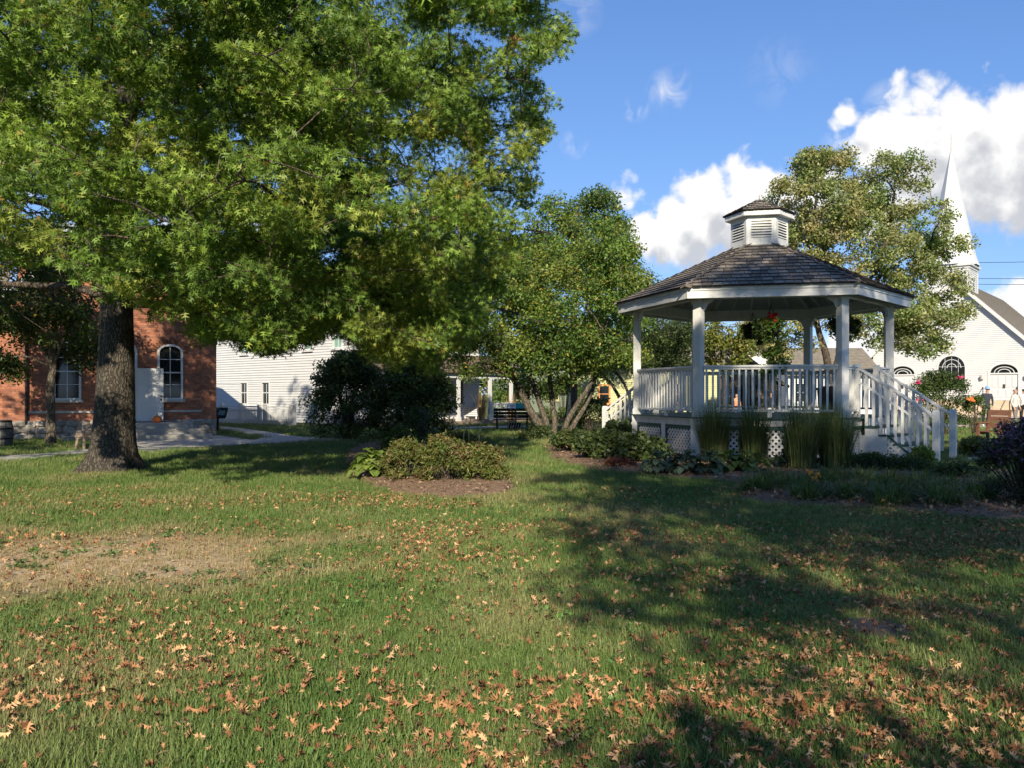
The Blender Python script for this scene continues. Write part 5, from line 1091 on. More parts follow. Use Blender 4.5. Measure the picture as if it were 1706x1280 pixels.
# gazebo garden
bed('garden_bed', '', [G(905, 745), G(915, 768), G(1000, 785), G(1090, 796), G(1200, 803), G(1240, 818), G(1235, 836), G(1330, 845), G(1480, 852), G(1600, 864), G(1800, 878), G(2050, 850), G(1900, 800), G(1640, 785), G(1560, 795), G(1450, 775), G(1300, 772), G(1160, 765), G(1060, 745), G(980, 733)], .07, 7000, 2)
PAL_GC = [(.06, .09, .03), (.08, .115, .035), (.045, .07, .025), (.11, .13, .04)]
k = 0
for (px, py, wd, hh, lab, pal, tm, sz) in ((955, 755, 1.3, .5, 'low leafy clump at the foot of the leaning tree stems', PAL_GC, LEAF, .10), (1010, 768, 1.5, .62, 'dense dark green plant left of the gazebo lattice', PAL_GC, LEAFW, .11), (1065, 772, 1.3, .55, 'leafy dark plant below the first lattice panel', PAL_GC, LEAFW, .11), (1035, 750, 1.4, .75, 'taller leafy plant beside the left gazebo stair', PAL_DARK + PAL_GC, LEAF, .11), (895, 735, 1.1, .38, 'low green clump right of the dark bench', PAL_GC, LEAF, .10),
        (1450, 788, 1.15, .31, 'low dark mounded shrub left of the stair lattice', PAL_DARK + [(.06, .065, .03)], LEAFN, .075), (1515, 790, .8, .24, 'low mounded shrub under the gazebo stairs', PAL_DARK + [(.10, .13, .03)], LEAFN, .075), (1535, 780, .4, .32, 'bright lime-green plant poking out beside the stair lattice', [(.22, .28, .05), (.17, .23, .05)], LEAF, .10), (1590, 800, .9, .20, 'sprawling leafy plant at the foot of the stair posts', PAL_GC, LEAF, .08), (1632, 762, 1.1, .4, 'yellow-green ground plant behind the stair posts', [(.22, .21, .06), (.16, .18, .05)], LEAF, .07), (1330, 785, .7, .3, 'small dark spiky plant between the tall grass clumps', [(.035, .06, .04)], LEAFN, .16)):
    g_ = G(px, py); shrub('garden_plant', lab, g_.x, g_.y, wd, wd * .7, hh, int(34 * wd), tm, sz, 75, pal, 70 + k, cat='plant', rr=(.11, .2), z0=.06); k += 1
g_ = G(1033, 781); shrub('russet_plant', 'reddish-brown low plant at the edge of the garden bed', g_.x, g_.y, .7, .35, .16, 14, LEAF, .07, 60, [(.20, .075, .05), (.14, .06, .04)], 91, cat='plant', rr=(.07, .12), z0=.05)
for i, (px, py, wd, lab, pal) in enumerate(((1100, 792, .8, 'blue-green hosta leftmost in the row before the gazebo', [(.11, .155, .09), (.15, .19, .12), (.09, .13, .075)]), (1140, 794, .75, 'blue-green hosta in the middle of the row', [(.12, .165, .10), (.16, .2, .13), (.09, .13, .075)]), (1180, 794, .7, 'pale-edged hosta before the corner post of the gazebo', [(.13, .17, .09), (.10, .14, .075)]), (1215, 790, .8, 'yellow-green hosta left of the tall grass', [(.11, .155, .035), (.14, .19, .05)]), (1250, 791, .8, 'green hosta right under the tall grass clump', [(.10, .145, .035), (.13, .18, .05)]))):
    g_ = G(px, py); hosta(lab, g_.x, g_.y, wd, .38, 75, pal, 95 + i, .2)
def tuft(name, label, cx, cy, r, h, n, pal, wid, lean, group=None, cat='plant', name2='blades', seg=5, arch=.6):
    t = thing(name, label, cat, (cx, cy, 0), group); a = rng.random(n) * 6.283; q = rng.random(n) ** .5
    vs = []; fs = []; cols = []; mb = MB()
    for i in range(n):
        bx, by = cx + r * q[i] * math.cos(a[i]), cy + r * q[i] * math.sin(a[i]); az = a[i] + rng.normal() * .6; H = h * rng.uniform(.65, 1.05); ln = lean * rng.uniform(.3, 1.3) * (.3 + q[i]); sa = az + 1.57; w0 = wid * rng.uniform(.7, 1.2)
        b0 = len(mb.v); cc = tuple(np.array(pal[rng.integers(0, len(pal))]) * rng.uniform(.7, 1.3))
        for j in range(seg + 1):
            t_ = j / seg; x = bx + math.cos(az) * ln * H * (t_ ** 1.8); y = by + math.sin(az) * ln * H * (t_ ** 1.8); z = H * (t_ - arch * ln * t_ ** 3 * .8); ww = w0 * (1 - t_ ** 2) + .0008
            mb.v += [(x - math.cos(sa) * ww, y - math.sin(sa) * ww, z), (x + math.cos(sa) * ww, y + math.sin(sa) * ww, z)]
        for j in range(seg): mb.f.append((b0 + 2 * j, b0 + 2 * j + 1, b0 + 2 * j + 3, b0 + 2 * j + 2)); mb.m.append(0); mb.c.append(cc)
    mb.build(name2, M['leaf'], t); return t
PAL_TG = [(0.068, 0.105, 0.028), (0.053, 0.089, 0.024), (0.104, 0.131, 0.048), (0.160, 0.174, 0.073)]
for i, (px, py, lab) in enumerate(((1192, 776, 'leftmost tall grass clump before the gazebo'), (1258, 778, 'second tall grass clump from the left before the gazebo'), (1338, 787, 'third tall grass clump, left of the flower bed lilies'), (1395, 787, 'rightmost tall grass clump with straw-coloured base'))):
    g_ = G(px, py); tuft('ornamental_grass', lab, g_.x, g_.y + .1, .27, 1.42, 950, PAL_TG, .0042, .27, 'tall ornamental grasses')
PAL_LILY = [(0.077, 0.127, 0.033), (0.061, 0.105, 0.031), (0.110, 0.160, 0.044), (0.154, 0.176, 0.066)]
lil = ((1290, 812, 'lily leaves at the left end of the lily row'), (1325, 822, 'arching lily leaves left of the orange blooms'), (1365, 815, 'orange-blooming daylily clump before the gazebo'), (1410, 835, 'lily clump in front near the mulch edge'), (1450, 832, 'bright arching lily clump at the mulch edge'), (1500, 838, 'dark lily clump in the middle of the mulch bed'), (1545, 838, 'dark lily clump right of the middle in the mulch bed'), (1585, 826, 'lily clump nearest the stair posts'), (1480, 815, 'lily clump behind the mulch-edge row'), (1625, 838, 'lily clump left of the purple aster'), (1530, 815, 'lily clump below the stair lattice'), (1262, 822, 'lily clump at the far left mulch corner'), (1345, 836, 'low lily clump at the mulch edge under the orange blooms'), (1385, 806, 'lily clump at the straw-coloured grass base'), (1435, 808, 'lily clump in front of the low dark mounded shrub'), (1570, 846, 'lily clump nearest the viewer by the dark mulch'), (1480, 845, 'front lily clump in the middle of the bed edge'), (1655, 820, 'lily clump between stair posts and aster'))
for i, (px, py, lab) in enumerate(lil):
    g_ = G(px, py); t = tuft('daylily', lab, g_.x, g_.y, .24, .45, 230, PAL_LILY, .007, .85, 'daylilies', arch=.9)
    if i == 2:
        for fx, fy in ((1348, 787), (1362, 792), (1357, 801)):
            p = W(fx, fy, g_.y - .42); mb = MB(); mb.tube([(g_.x, g_.y, .02), ((g_.x + p.x) / 2, g_.y, p.z * .6), tuple(p)], [.005, .004, .003], 4); mb.build('flower_stalk', M['stem'], t)
            flowers(t, [tuple(p)], .075, [(.80, .33, .035), (.75, .26, .03)])
# purple aster
g_ = G(1712, 845); t = shrub('purple_aster', 'purple-flowered aster bush at the right edge of the garden', g_.x, g_.y, 1.25, 1.0, 1.12, 110, LEAFN, .07, 80, [(.05, .07, .035), (.04, .055, .03), (.07, .075, .05)], 111, rr=(.1, .19), z0=.1,
    extra=lambda P, col: col.__setitem__(np.where((P[:, 2] > .62) & (rng.random(len(P)) < .45 * np.clip((P[:, 2] - .45) / .5, 0, 1)))[0], np.array([.21, .125, .26])))
# rose bush behind the stairs
g_ = G(1562, 727); t = shrub('rose_bush', 'dark green rose bush with pink blooms in front of the church', g_.x, g_.y, 2.6, 1.8, 2.25, 95, LEAF, .085, 95, PAL_DARK + PAL_MID, 112, cat='bush', m='leaf_gloss', rr=(.2, .34), z0=.3)
flowers(t, [tuple(W(x, y, g_.y - .95)) for x, y in ((1528, 637), (1600, 628), (1532, 667))], .13, [(.62, .07, .20), (.55, .05, .15)], 'bloom', 9)
g_ = G(1612, 727); t = shrub('orange_bush', 'small leggy bush with an orange bloom beside the rose bush', g_.x + .15, g_.y - .2, .8, .7, 1.45, 26, LEAF, .085, 50, PAL_MID, 113, cat='bush', rr=(.12, .22), z0=.6)
flowers(t, [tuple(W(1616, 668, g_.y - .6))], .17, [(.80, .28, .08), (.7, .2, .05)], 'bloom', 11)
g_ = G(985, 724); shrub('garden_bush', 'dark leafy bush between the tree stems and the gazebo stair', g_.x, g_.y, 1.6, 1.4, 1.35, 46, LEAF, .1, 85, PAL_DARK + PAL_GC, 114, cat='bush', rr=(.2, .34))
g_ = G(940, 703); shrub('garden_bush', 'tall green bush behind the tree stems', g_.x, g_.y, 2.4, 2, 2.4, 60, LEAF, .12, 85, PAL_MID, 115, cat='bush', rr=(.25, .4))
# far woods along the horizon
P = []; 
rnd.seed(77); cen, rad = [], []
for i in range(240):
    x = rnd.uniform(-150, 170); y = rnd.uniform(120, 165); cen.append((x, y, rnd.uniform(.5, 6.0 + 2.2 * math.sin(x * .11)))); rad.append(rnd.uniform(2.0, 3.4))
P, Rm, Sc, col = clump_leaves(np.array(cen), np.array(rad), 130, .8, PAL_MID + PAL_OLIVE, up=.5); o = scatter('far_woods', LEAFW, P, Rm, Sc, col, M['leaf'], kind='stuff'); o['label'] = 'low line of distant trees along the horizon'

# ------------------------------------------------------------------ small things
def pumpkin(label, p, r):
    t = thing('pumpkin', label, 'pumpkin', p, 'pumpkins'); mb = MB(); pr = [(.12 * r, .1 * r), (.55 * r, .02 * r), (.9 * r, .3 * r), (1.0 * r, .72 * r), (.85 * r, 1.15 * r), (.5 * r, 1.42 * r), (.12 * r, 1.4 * r)]
    mb.lathe(p, pr, 40, mod=lambda a, z: 1 - .09 * abs(math.sin(5 * a))); mb.build('body', M['pumpkin'], t, smooth=True)
    mb = MB(); p = Vector(p); mb.tube([p + Vector((0, 0, 1.38 * r)), p + Vector((.03 * r, 0, 1.6 * r)), p + Vector((.2 * r, 0, 1.85 * r))], [.14 * r, .09 * r, .11 * r], 6); mb.build('stalk', M['stem'], t)
pumpkin('orange pumpkin on the top step beside the white school door', SF.P(1.98, .55, .525), .155)
pp_ = W(795, 702.5, 44); pumpkin('orange pumpkin on the ground by the porch corn stalks', (pp_.x, pp_.y, .0), .29)
def reader_sign(name, label, px, py, Y, w_, h, m, postm):
    p = W(px, py, Y); t = thing(name, label, 'sign', (p.x, p.y, 0)); mb = MB(); mb.box(p.x - .035, p.x + .035, p.y + .02, p.y + .09, 0, p.z - .02); mb.build('post', postm, t)
    F = Matrix.Translation(p) @ Matrix.Rotation(R(-38), 4, 'X')
    def q(x0, x1, y0, y1, z0, z1): return [F @ Vector(v) for v in ((x0, y0, z0), (x1, y0, z0), (x1, y1, z0), (x0, y1, z0), (x0, y0, z1), (x1, y0, z1), (x1, y1, z1), (x0, y1, z1))]
    mb = MB(); mb.hexa(q(-w_ / 2, w_ / 2, -.02, .02, -h / 2, h / 2)); pn = mb.build('panel', m, t); return t, pn, q, w_, h
t, pn, q, w_, h = reader_sign('reader_sign', 'dark angled reader sign on a black post before the schoolhouse', 362, 689, 31.8, .70, .46, M['signdk'], M['metal'])
mb = MB(); mb.hexa(q(-.36, .36, -.03, .03, -.24, -.22)); mb.hexa(q(-.36, .36, -.03, .03, .22, .24)); mb.hexa(q(-.37, -.351, -.03, .03, -.22, .22)); mb.hexa(q(.351, .37, -.03, .03, -.22, .22)); mb.build('panel_rim', M['metal'], t)
mb = MB()
for i in range(6): mb.hexa(q(-.30, .0 - .05 * (i % 3), -.0235, -.021, .12 - i * .05, .14 - i * .05))
mb.hexa(q(.05, .30, -.0235, -.021, -.12, .10)); mb.hexa(q(-.3, .1, -.0235, -.021, .165, .19)); mb.build('print', M['shutter'], pn)
t, pn, q, w_, h = reader_sign('reader_sign', 'teal and white reader sign on a wooden post behind the bench', 859, 678, 35.5, .78, .30, M['teal'], M['woodgrey'])
mb = MB(); mb.hexa(q(-.36, .0, -.0235, -.021, -.13, .13)); pr_ = mb.build('print', M['paper'], pn)
mb = MB(); mb.hexa(q(-.22, -.06, -.026, -.024, .0, .05)); mb.hexa(q(-.25, -.08, -.026, -.024, -.05, -.02)); mb.build('print_mark', M['orange'], pn)
# dark garden bench seen from behind
def bench():
    c = G(853, 718); t = thing('park_bench', 'dark slatted park bench seen from behind near the teal sign', 'bench', c); w_ = .76; x, y = c.x, c.y
    for i, z in enumerate((.52, .65, .79)): mb = MB(); mb.box(x - w_, x + w_, y - .03 + i * -.02, y + .0 + i * -.02, z, z + .11); mb.build('back_slat', M['blackwood'], t)
    for i in range(4): mb = MB(); mb.box(x - w_, x + w_, y + .03 + i * .11, y + .13 + i * .11, .42, .45); mb.build('seat_slat', M['blackwood'], t)
    for sx in (-.62, .62, 0):
        mb = MB(); mb.beam((x + sx, y + .04, .42), (x + sx, y - .10, .92), .05, .04); mb.build('back_post', M['blackwood'], t)
        if sx: 
            for yy in (.02, .42): mb = MB(); mb.box(x + sx - .03, x + sx + .03, y + yy, y + yy + .05, 0, .42); mb.build('leg', M['blackwood'], t)
            mb = MB(); mb.box(x + sx - .035, x + sx + .035, y + .0, y + .48, .62, .66); mb.build('armrest', M['blackwood'], t)
    b = thing('planter_box', 'low dark wire box standing under the bench', 'box', (x + .1, y + .2, 0)); mb = MB(); mb.box(x - .18, x + .36, y + .1, y + .35, .0, .30); mb.build('body', M['metal'], b)
    for k in range(6): mb = MB(); mb.beam((x - .17 + k * .1, y + .095, .03), (x - .12 + k * .1, y + .095, .28), .006, .02); mb.build('wire_bar', M['lime'], b)
    st_ = MB(); p = G(884, 722); st_.box(p.x - .04, p.x + .04, p.y - .03, p.y + .03, 0, .55); st_.add([(p.x - .04, p.y - .03, .55), (p.x + .04, p.y - .03, .55), (p.x + .04, p.y + .03, .55), (p.x - .04, p.y + .03, .55), (p.x, p.y, .60)], [(0, 1, 4), (1, 2, 4), (2, 3, 4), (3, 0, 4)]); tag(st_.build('garden_stake', M['orange'] if False else M['woodgrey'], base=p), 'short wooden stake at the right end of the bench', 'stake')
bench()
# corn-stalk bundles on the porch posts
def corn(label, p, h):
    t = tuft('corn_stalks', label, p.x, p.y, .16, h, 60, [(.36, .25, .12), (.28, .18, .09), (.44, .33, .18)], .022, .22, 'corn stalk bundles', 'corn stalks', 'stalks'); mb = MB(); mb.tube([(p.x, p.y, h * .42), (p.x, p.y, h * .48)], [.19, .19], 10); mb.build('twine', M['husk'], t)
p = IG.P(6.45, 2.5, 0); corn('dry corn stalks tied to the porch post left of the sign', W(802, 700, p.y - .1).xy.to_3d(), 1.9)
p = IG.P(8, 2.5, 0); corn('dry corn stalks at the right end of the porch', W(850, 700, p.y).xy.to_3d(), 1.7)
# white slatted porch seat
c = W(776, 690, 42.6); t = thing('porch_seat', 'white slatted seat in front of the porch window', 'bench', (c.x, c.y, .22))
for i in range(5): mb = MB(); mb.box(c.x - .62, c.x + .62, c.y - .4, c.y - .37, .36 + i * .1, .44 + i * .1); mb.build('slat', M['white2'], t)
for i in range(4): mb = MB(); mb.box(c.x - .62, c.x + .62, c.y - .36 + i * .1, c.y - .28 + i * .1, .62, .65); mb.build('seat_slat', M['white2'], t)
for sx in (-.55, .55): mb = MB(); mb.box(c.x + sx - .035, c.x + sx + .035, c.y - .36, c.y + .02, .22, .619); mb.build('leg', M['white2'], t)
for i, sx in enumerate((-.4, 0, .4)):
    mb = MB(); mb.hexa([(c.x + sx - .12, c.y - .05, .66), (c.x + sx + .12, c.y - .05, .66), (c.x + sx + .12, c.y + .02, .66), (c.x + sx - .12, c.y + .02, .66), (c.x + sx - .13, c.y + .08, 1.15), (c.x + sx + .13, c.y + .08, 1.15), (c.x + sx + .13, c.y + .13, 1.15), (c.x + sx - .13, c.y + .13, 1.15)]); mb.build('backrest', M['white2'], t)
# barrel
c = G(3, 746); t = thing('barrel', 'grey wooden barrel at the left edge by the brick wall', 'barrel', c); prof = [(.24, 0), (.275, .18), (.29, .38), (.275, .58), (.24, .76)]
for k in range(18):
    mb = MB(); a0, a1 = 2 * math.pi * k / 18 + .012, 2 * math.pi * (k + 1) / 18 - .012; vs = []
    for r, z in prof: vs += [c + Vector((r * math.cos(a0), r * math.sin(a0), z)), c + Vector((r * math.cos(a1), r * math.sin(a1), z))]
    mb.add(vs, [(2 * i, 2 * i + 1, 2 * i + 3, 2 * i + 2) for i in range(4)]); mb.build('stave', M['barrel'], t)
mb = MB(); mb.lathe(c, [(.225, .0), (.262, .18), (.278, .38), (.262, .58), (.225, .72)], 18); mb.build('barrel_body', M['dark'], t)
for z, r in ((.04, .255), (.22, .287), (.5, .290), (.7, .258)): mb = MB(); mb.lathe(c, [(r - .02, z), (r, z + .005), (r, z + .045), (r - .02, z + .05)], 24); mb.build('hoop', M['metal'], t)
# rustic log seat
c = G(141, 750); t = thing('rustic_seat', 'small rustic wooden seat on peg legs behind the oak trunk', 'seat', c)
mb = MB(); mb.tube([c + Vector((-.22, 0, .40)), c + Vector((.36, .1, .42))], [.14, .15], 10); mb.build('seat', M['woodgrey'], t)
for dx, dy, ex in ((-.14, -.1, -.05), (.0, -.12, .05), (.25, -.05, .04), (.22, .15, .02)): mb = MB(); mb.tube([c + Vector((dx + ex, dy, 0)), c + Vector((dx, dy * .5, .36))], [.035, .045], 7); mb.build('leg', M['woodgrey'], t)
for dx in (-.2, .02, .24): mb = MB(); mb.beam(c + Vector((dx, .12, .45)), c + Vector((dx - .03, .2, .78)), .10, .04); mb.build('back_board', M['woodgrey'], t)
# slatted wooden armchair by the path
c = G(1655, 742); t = thing('garden_chair', 'brown wooden garden armchair facing left beyond the stairs', 'chair', c); f = Vector((-.82, -.57, 0)).normalized(); sd = Vector((-f.y, f.x, 0)); CFc = Fr(c, sd, f)
for s0 in (-.30, .30):
    for d0, hgt in ((.28, .62), (-.28, .62)): mb = MB(); CFc.box(mb, s0 - .035, s0 + .035, d0 - .035, d0 + .035, 0, hgt); mb.build('leg', M['wood'], t)
    mb = MB(); CFc.box(mb, s0 - .06, s0 + .06, -.34, .36, .621, .66); mb.build('armrest', M['wood'], t)
    mb = MB(); CFc.box(mb, s0 - .03, s0 + .03, -.245, .245, .30, .38); mb.build('side_rail', M['wood'], t)
    mb = MB(); mb.beam(CFc.P(s0 * .95, -.24, .38), CFc.P(s0 * .95, -.42, 1.02), .06, .05); mb.build('back_post', M['wood'], t)
for i in range(4): mb = MB(); CFc.box(mb, -.265, .265, -.22 + i * .13, -.11 + i * .13, .381, .41); mb.build('seat_slat', M['wood'], t)
for i in range(3):
    z = .47 + i * .19; dd = -.255 - (z - .38) * .28; mb = MB(); mb.hexa([CFc.P(-.31, dd, z), CFc.P(.31, dd, z), CFc.P(.31, dd + .03, z), CFc.P(-.31, dd + .03, z), CFc.P(-.31, dd - .045, z + .165), CFc.P(.31, dd - .045, z + .165), CFc.P(.31, dd - .015, z + .165), CFc.P(-.31, dd - .015, z + .165)]); mb.build('back_slat', M['wood'], t)
# hanging baskets
def basket(label, p, r, red, n=26, hang=True):
    p = Vector(p); t = thing('hanging_basket', label, 'basket', p, 'hanging baskets in the gazebo'); mb = MB(); mb.lathe(p, [(.35 * r, -.55 * r), (.75 * r, -.35 * r), (r, 0), (1.04 * r, .04), (.9 * r, .03)], 16); mb.build('bowl', M['dark'], t, smooth=True)
    for k in range(3): a = k * 2.09; mb = MB(); mb.tube([p + Vector((r * math.cos(a), r * math.sin(a), .02)), p + Vector((0, 0, .62)), ], [.006, .006], 4); mb.build('chain', M['metal'], t)
    mb = MB(); mb.tube([p + Vector((0, 0, .62)), Vector((p.x, p.y, 3.75))], [.006, .006], 4); mb.build('hook', M['metal'], t)
    cen, rad = [], []
    for k in range(n): a = rnd.uniform(0, 6.28); q = rnd.uniform(.2, 1.45) * r; drop = rnd.random() ** 1.5; cen.append((p.x + q * math.cos(a), p.y + q * math.sin(a), p.z + .2 - (1.15 if red else .5) * drop * (q > .6 * r))); rad.append(rnd.uniform(.08, .17))
    P, Rm, Sc, col = clump_leaves(np.array(cen), np.array(rad), 60, .075, (PAL_MID + PAL_CRAB) if red else (PAL_GC + PAL_DARK), up=.3); scatter('foliage', LEAFW, P, Rm, Sc, col, M['leaf'], t)
    if red: flowers(t, [tuple(p + Vector((rnd.uniform(-.05, .25), rnd.uniform(-.25, .05), rnd.uniform(.22, .38)))) for k in range(10)], .10, [(.55, .02, .03), (.42, .01, .03)], 'blossom', 8)
rnd.seed(9)
b1 = hp(2.6, 60 + 120 - 10); basket('dark hanging basket with sparse trailing leaves at the back of the gazebo', W(1254, 556, 23.6), .26, False, 16)
basket('hanging basket with red blossoms and long trailing leaves', W(1284, 552, 18.9), .22, True, 75)
basket('dark hanging basket behind the right front post of the gazebo', W(1406, 545, 20.6), .27, False, 20)
# half-buried brown round lid in the grass
c = G(1455, 1052); t = thing('ground_lid', 'low domed brown lid half buried among the fallen leaves', 'lid', c); mb = MB(); mb.lathe(c, [(.235, -.03), (.232, .012), (.20, .030), (.12, .047), (.02, .052)], 40); mb.build('dome', mat('brown_lid', (.12, .075, .06), .7, .25, 12, .3, 40, (1, 8, 1)), t, smooth=True)
for k in range(3): mb = MB(); p = c + Vector((.01 + .004 * k, -.10 + k * .075, .040 + .008 * (k > 0))); mb.lathe(p, [(.010, 0), (.010, .008), (.004, .009)], 8); mb.build('bolt', M['dark'], t)

# ------------------------------------------------------------------ people
def person(label, p, face, top, legs_, shoes, hat=None, hair='hair', h=1.72, lean=0, stride=.12, sit=False):
    sk = bpy.data.meshes.new('body'); k = h / 1.72; E = []; Vv = []; Rr = []
    def v(x, y, z, r): Vv.append((x * k, y * k, z * k)); Rr.append(r * k); return len(Vv) - 1
    pel = v(0, 0, .95, .135); wst = v(0, .01, 1.10, .125); chs = v(0, .01, 1.30, .155); nk0 = v(0, 0, 1.46, .075); nk = v(0, -.01, 1.52, .055); hd0 = v(0, -.015, 1.58, .078); hd = v(0, -.01, 1.65, .09); hdt = v(0, 0, 1.70, .06)
    E += [(pel, wst), (wst, chs), (chs, nk0), (nk0, nk), (nk, hd0), (hd0, hd), (hd, hdt)]; E.append((hd0, v(0, -.105, 1.60, .014)))
    for s_ in (-1, 1):
        hip = v(s_ * .09, 0, .88, .10); kn = v(s_ * .10, -.02 + s_ * stride * .5, .49, .065); an = v(s_ * .10, .02 + s_ * stride, .10, .045); heel = v(s_ * .10, .04 + s_ * stride, .04, .042); toe = v(s_ * .115, -.15 + s_ * stride, .035, .038)
        E += [(pel, hip), (hip, kn), (kn, an), (an, heel), (heel, toe)]
        sh = v(s_ * .17, 0, 1.40, .068); el = v(s_ * .24, .03, 1.13, .045); wr = v(s_ * .22, -.09, .90, .03); pm_ = v(s_ * .22, -.11, .83, .032)
        E += [(chs, sh), (sh, el), (el, wr), (wr, pm_), (hd, v(s_ * .088, 0, 1.63, .014))]
        for f_ in range(4): a_ = v(s_ * .22 + (f_ - 1.5) * .006, -.135 + f_ * .017, .78, .009); b_ = v(s_ * .215, -.13 + f_ * .017, .735 + .008 * abs(f_ - 1.5), .008); E += [(pm_, a_), (a_, b_)]
        a_ = v(s_ * .195, -.145, .82, .010); E += [(pm_, a_), (a_, v(s_ * .19, -.155, .785, .009))]
    sk.from_pydata(Vv, E, []); o = bpy.data.objects.new('tmp_body', sk); C.objects.link(o)
    md = o.modifiers.new('skin', 'SKIN'); o.modifiers.new('sub', 'SUBSURF').levels = 1
    for i, d in enumerate(sk.skin_vertices[0].data): d.radius = (Rr[i], Rr[i] * (.8 if i < 4 else 1)); d.use_root = (i == 0)
    dg = bpy.context.evaluated_depsgraph_get(); me = bpy.data.meshes.new_from_object(o.evaluated_get(dg)); bpy.data.objects.remove(o)
    for m in (M['skin'], top, legs_, shoes, M[hair]): me.materials.append(m)
    for f in me.polygons:
        c = f.center / k; f.use_smooth = True; arm = abs(c.x) > .165 and c.z < 1.42
        f.material_index = 3 if c.z < .11 else (0 if (arm and c.z < .93) else 1 if (arm or .96 < c.z < 1.475) else 2 if c.z <= .96 else 4 if (c.z > 1.60 and (c.y > .0 or c.z > 1.69)) else 0)
    t = thing('person', label, 'person', p); o = bpy.data.objects.new('body', me); C.objects.link(o); o.parent = t; t.rotation_euler = (0, lean, face)
    if hat:
        mb = MB(); q = Vector((0, 0, 1.66 * k)); mb.lathe(q, [(.17, .0), (.17, .015), (.10, .03), (.095, .10), (.05, .13)], 14); hh = bpy.data.objects.new('hat', mb.mesh('hat', hat)); C.objects.link(hh); hh.parent = t
    return t
cl = lambda n, c: mat(n, c, .85, .1, 20)
gp = lambda px, py: G(px, py)
person('person in light grey shirt and grey trousers standing before the church', gp(1691, 714), .5, cl('pale_grey_shirt', (.50, .48, .45)), cl('grey_trousers', (.16, .15, .14)), M['paper'], h=1.72, stride=.1)
person('person in white top and black trousers at the right edge', gp(1706, 713), 2.4, cl('white_top', (.68, .68, .68)), cl('black_trousers', (.02, .02, .022)), M['metal'], h=1.74, stride=.13)
person('person in dark clothes and a blue hat beside the orange bloom', gp(1641, 712), -.3, cl('dark_top', (.03, .035, .05)), cl('dark_trousers', (.022, .022, .025)), M['paper'], hat=cl('blue_hat', (.25, .38, .62)), h=1.78, lean=.06)
person('person with an orange top seen between the gazebo balusters', gp(1227, 708), .2, cl('orange_top', (.60, .26, .14)), cl('blue_jeans', (.10, .13, .20)), M['metal'], h=1.5)
person('person in black behind the gazebo railing in front of the barn', gp(1284, 708), -.4, cl('black_top', (.02, .02, .025)), cl('white_trousers', (.5, .5, .5)), M['metal'], h=1.55)

# ------------------------------------------------------------------ lawn grass (blade tufts) and fallen leaves
BIG = [[(p[0], p[1]) for p in q] for q in PATHS]; GAZ = [(hp(3.2, a).x, hp(3.2, a).y) for a in CA]; BIG.append(GAZ)
BB = [(min(p[0] for p in q), max(p[0] for p in q), min(p[1] for p in q), max(p[1] for p in q), q) for q in BIG]
def blocked(x, y):
    x += rng.normal() * .07; y += rng.normal() * .09
    return any(a <= x <= b and c <= y <= d and inpoly(x, y, q) for a, b, c, d, q in BB)
def vnoise(x, y, s):                                    # cheap smooth value noise
    r_ = np.random.default_rng(99).random((64, 64)); X, Y_ = x * s, y * s; i, j = np.floor(X).astype(int), np.floor(Y_).astype(int); fx, fy = X - i, Y_ - j; fx = fx * fx * (3 - 2 * fx); fy = fy * fy * (3 - 2 * fy)
    g = lambda a, b: r_[a % 64, b % 64]
    return (g(i, j) * (1 - fx) + g(i + 1, j) * fx) * (1 - fy) + (g(i, j + 1) * (1 - fx) + g(i + 1, j + 1) * fx) * fy
def bare(x, y): return np.hypot((x + 4.4) / 2.35, (y - 7.5) / 1.25) + .9 * vnoise(x, y, 1.3)
gp_ = []
for (y0, y1, dn, sc_, m_) in ((1.2, 3.2, 200, .85, .95), (3.2, 6, 420, .9, .80), (6, 10, 260, 1.0, .76), (10, 16, 110, 1.25, .74), (16, 26, 42, 1.7, .72), (26, 44, 12, 2.2, .72)):
    n = int(dn * m_ * (y1 ** 2 - y0 ** 2)); y = np.sqrt(rng.uniform(y0 ** 2, y1 ** 2, n)); x = rng.uniform(-1, 1, n) * y * m_
    b_ = bare(x, y); keep = (b_ > 1.5 + .25 * rng.normal(size=n)) | (rng.random(n) < .42); thin = vnoise(x, y + 31, .9) * .6 + vnoise(x, y, 3.1) * .4; keep &= rng.random(n) < .45 + .9 * thin
    x, y = x[keep], y[keep]; kk = np.array([not blocked(a, b) for a, b in zip(x, y)]); x, y = x[kk], y[kk]
    gp_.append(np.stack([x, y, np.full(len(x), sc_) * rng.uniform(.6, 1.25, len(x)) * (1 - .35 * (bare(x, y) < 1.6))], 1))
gp_ = np.concatenate(gp_)
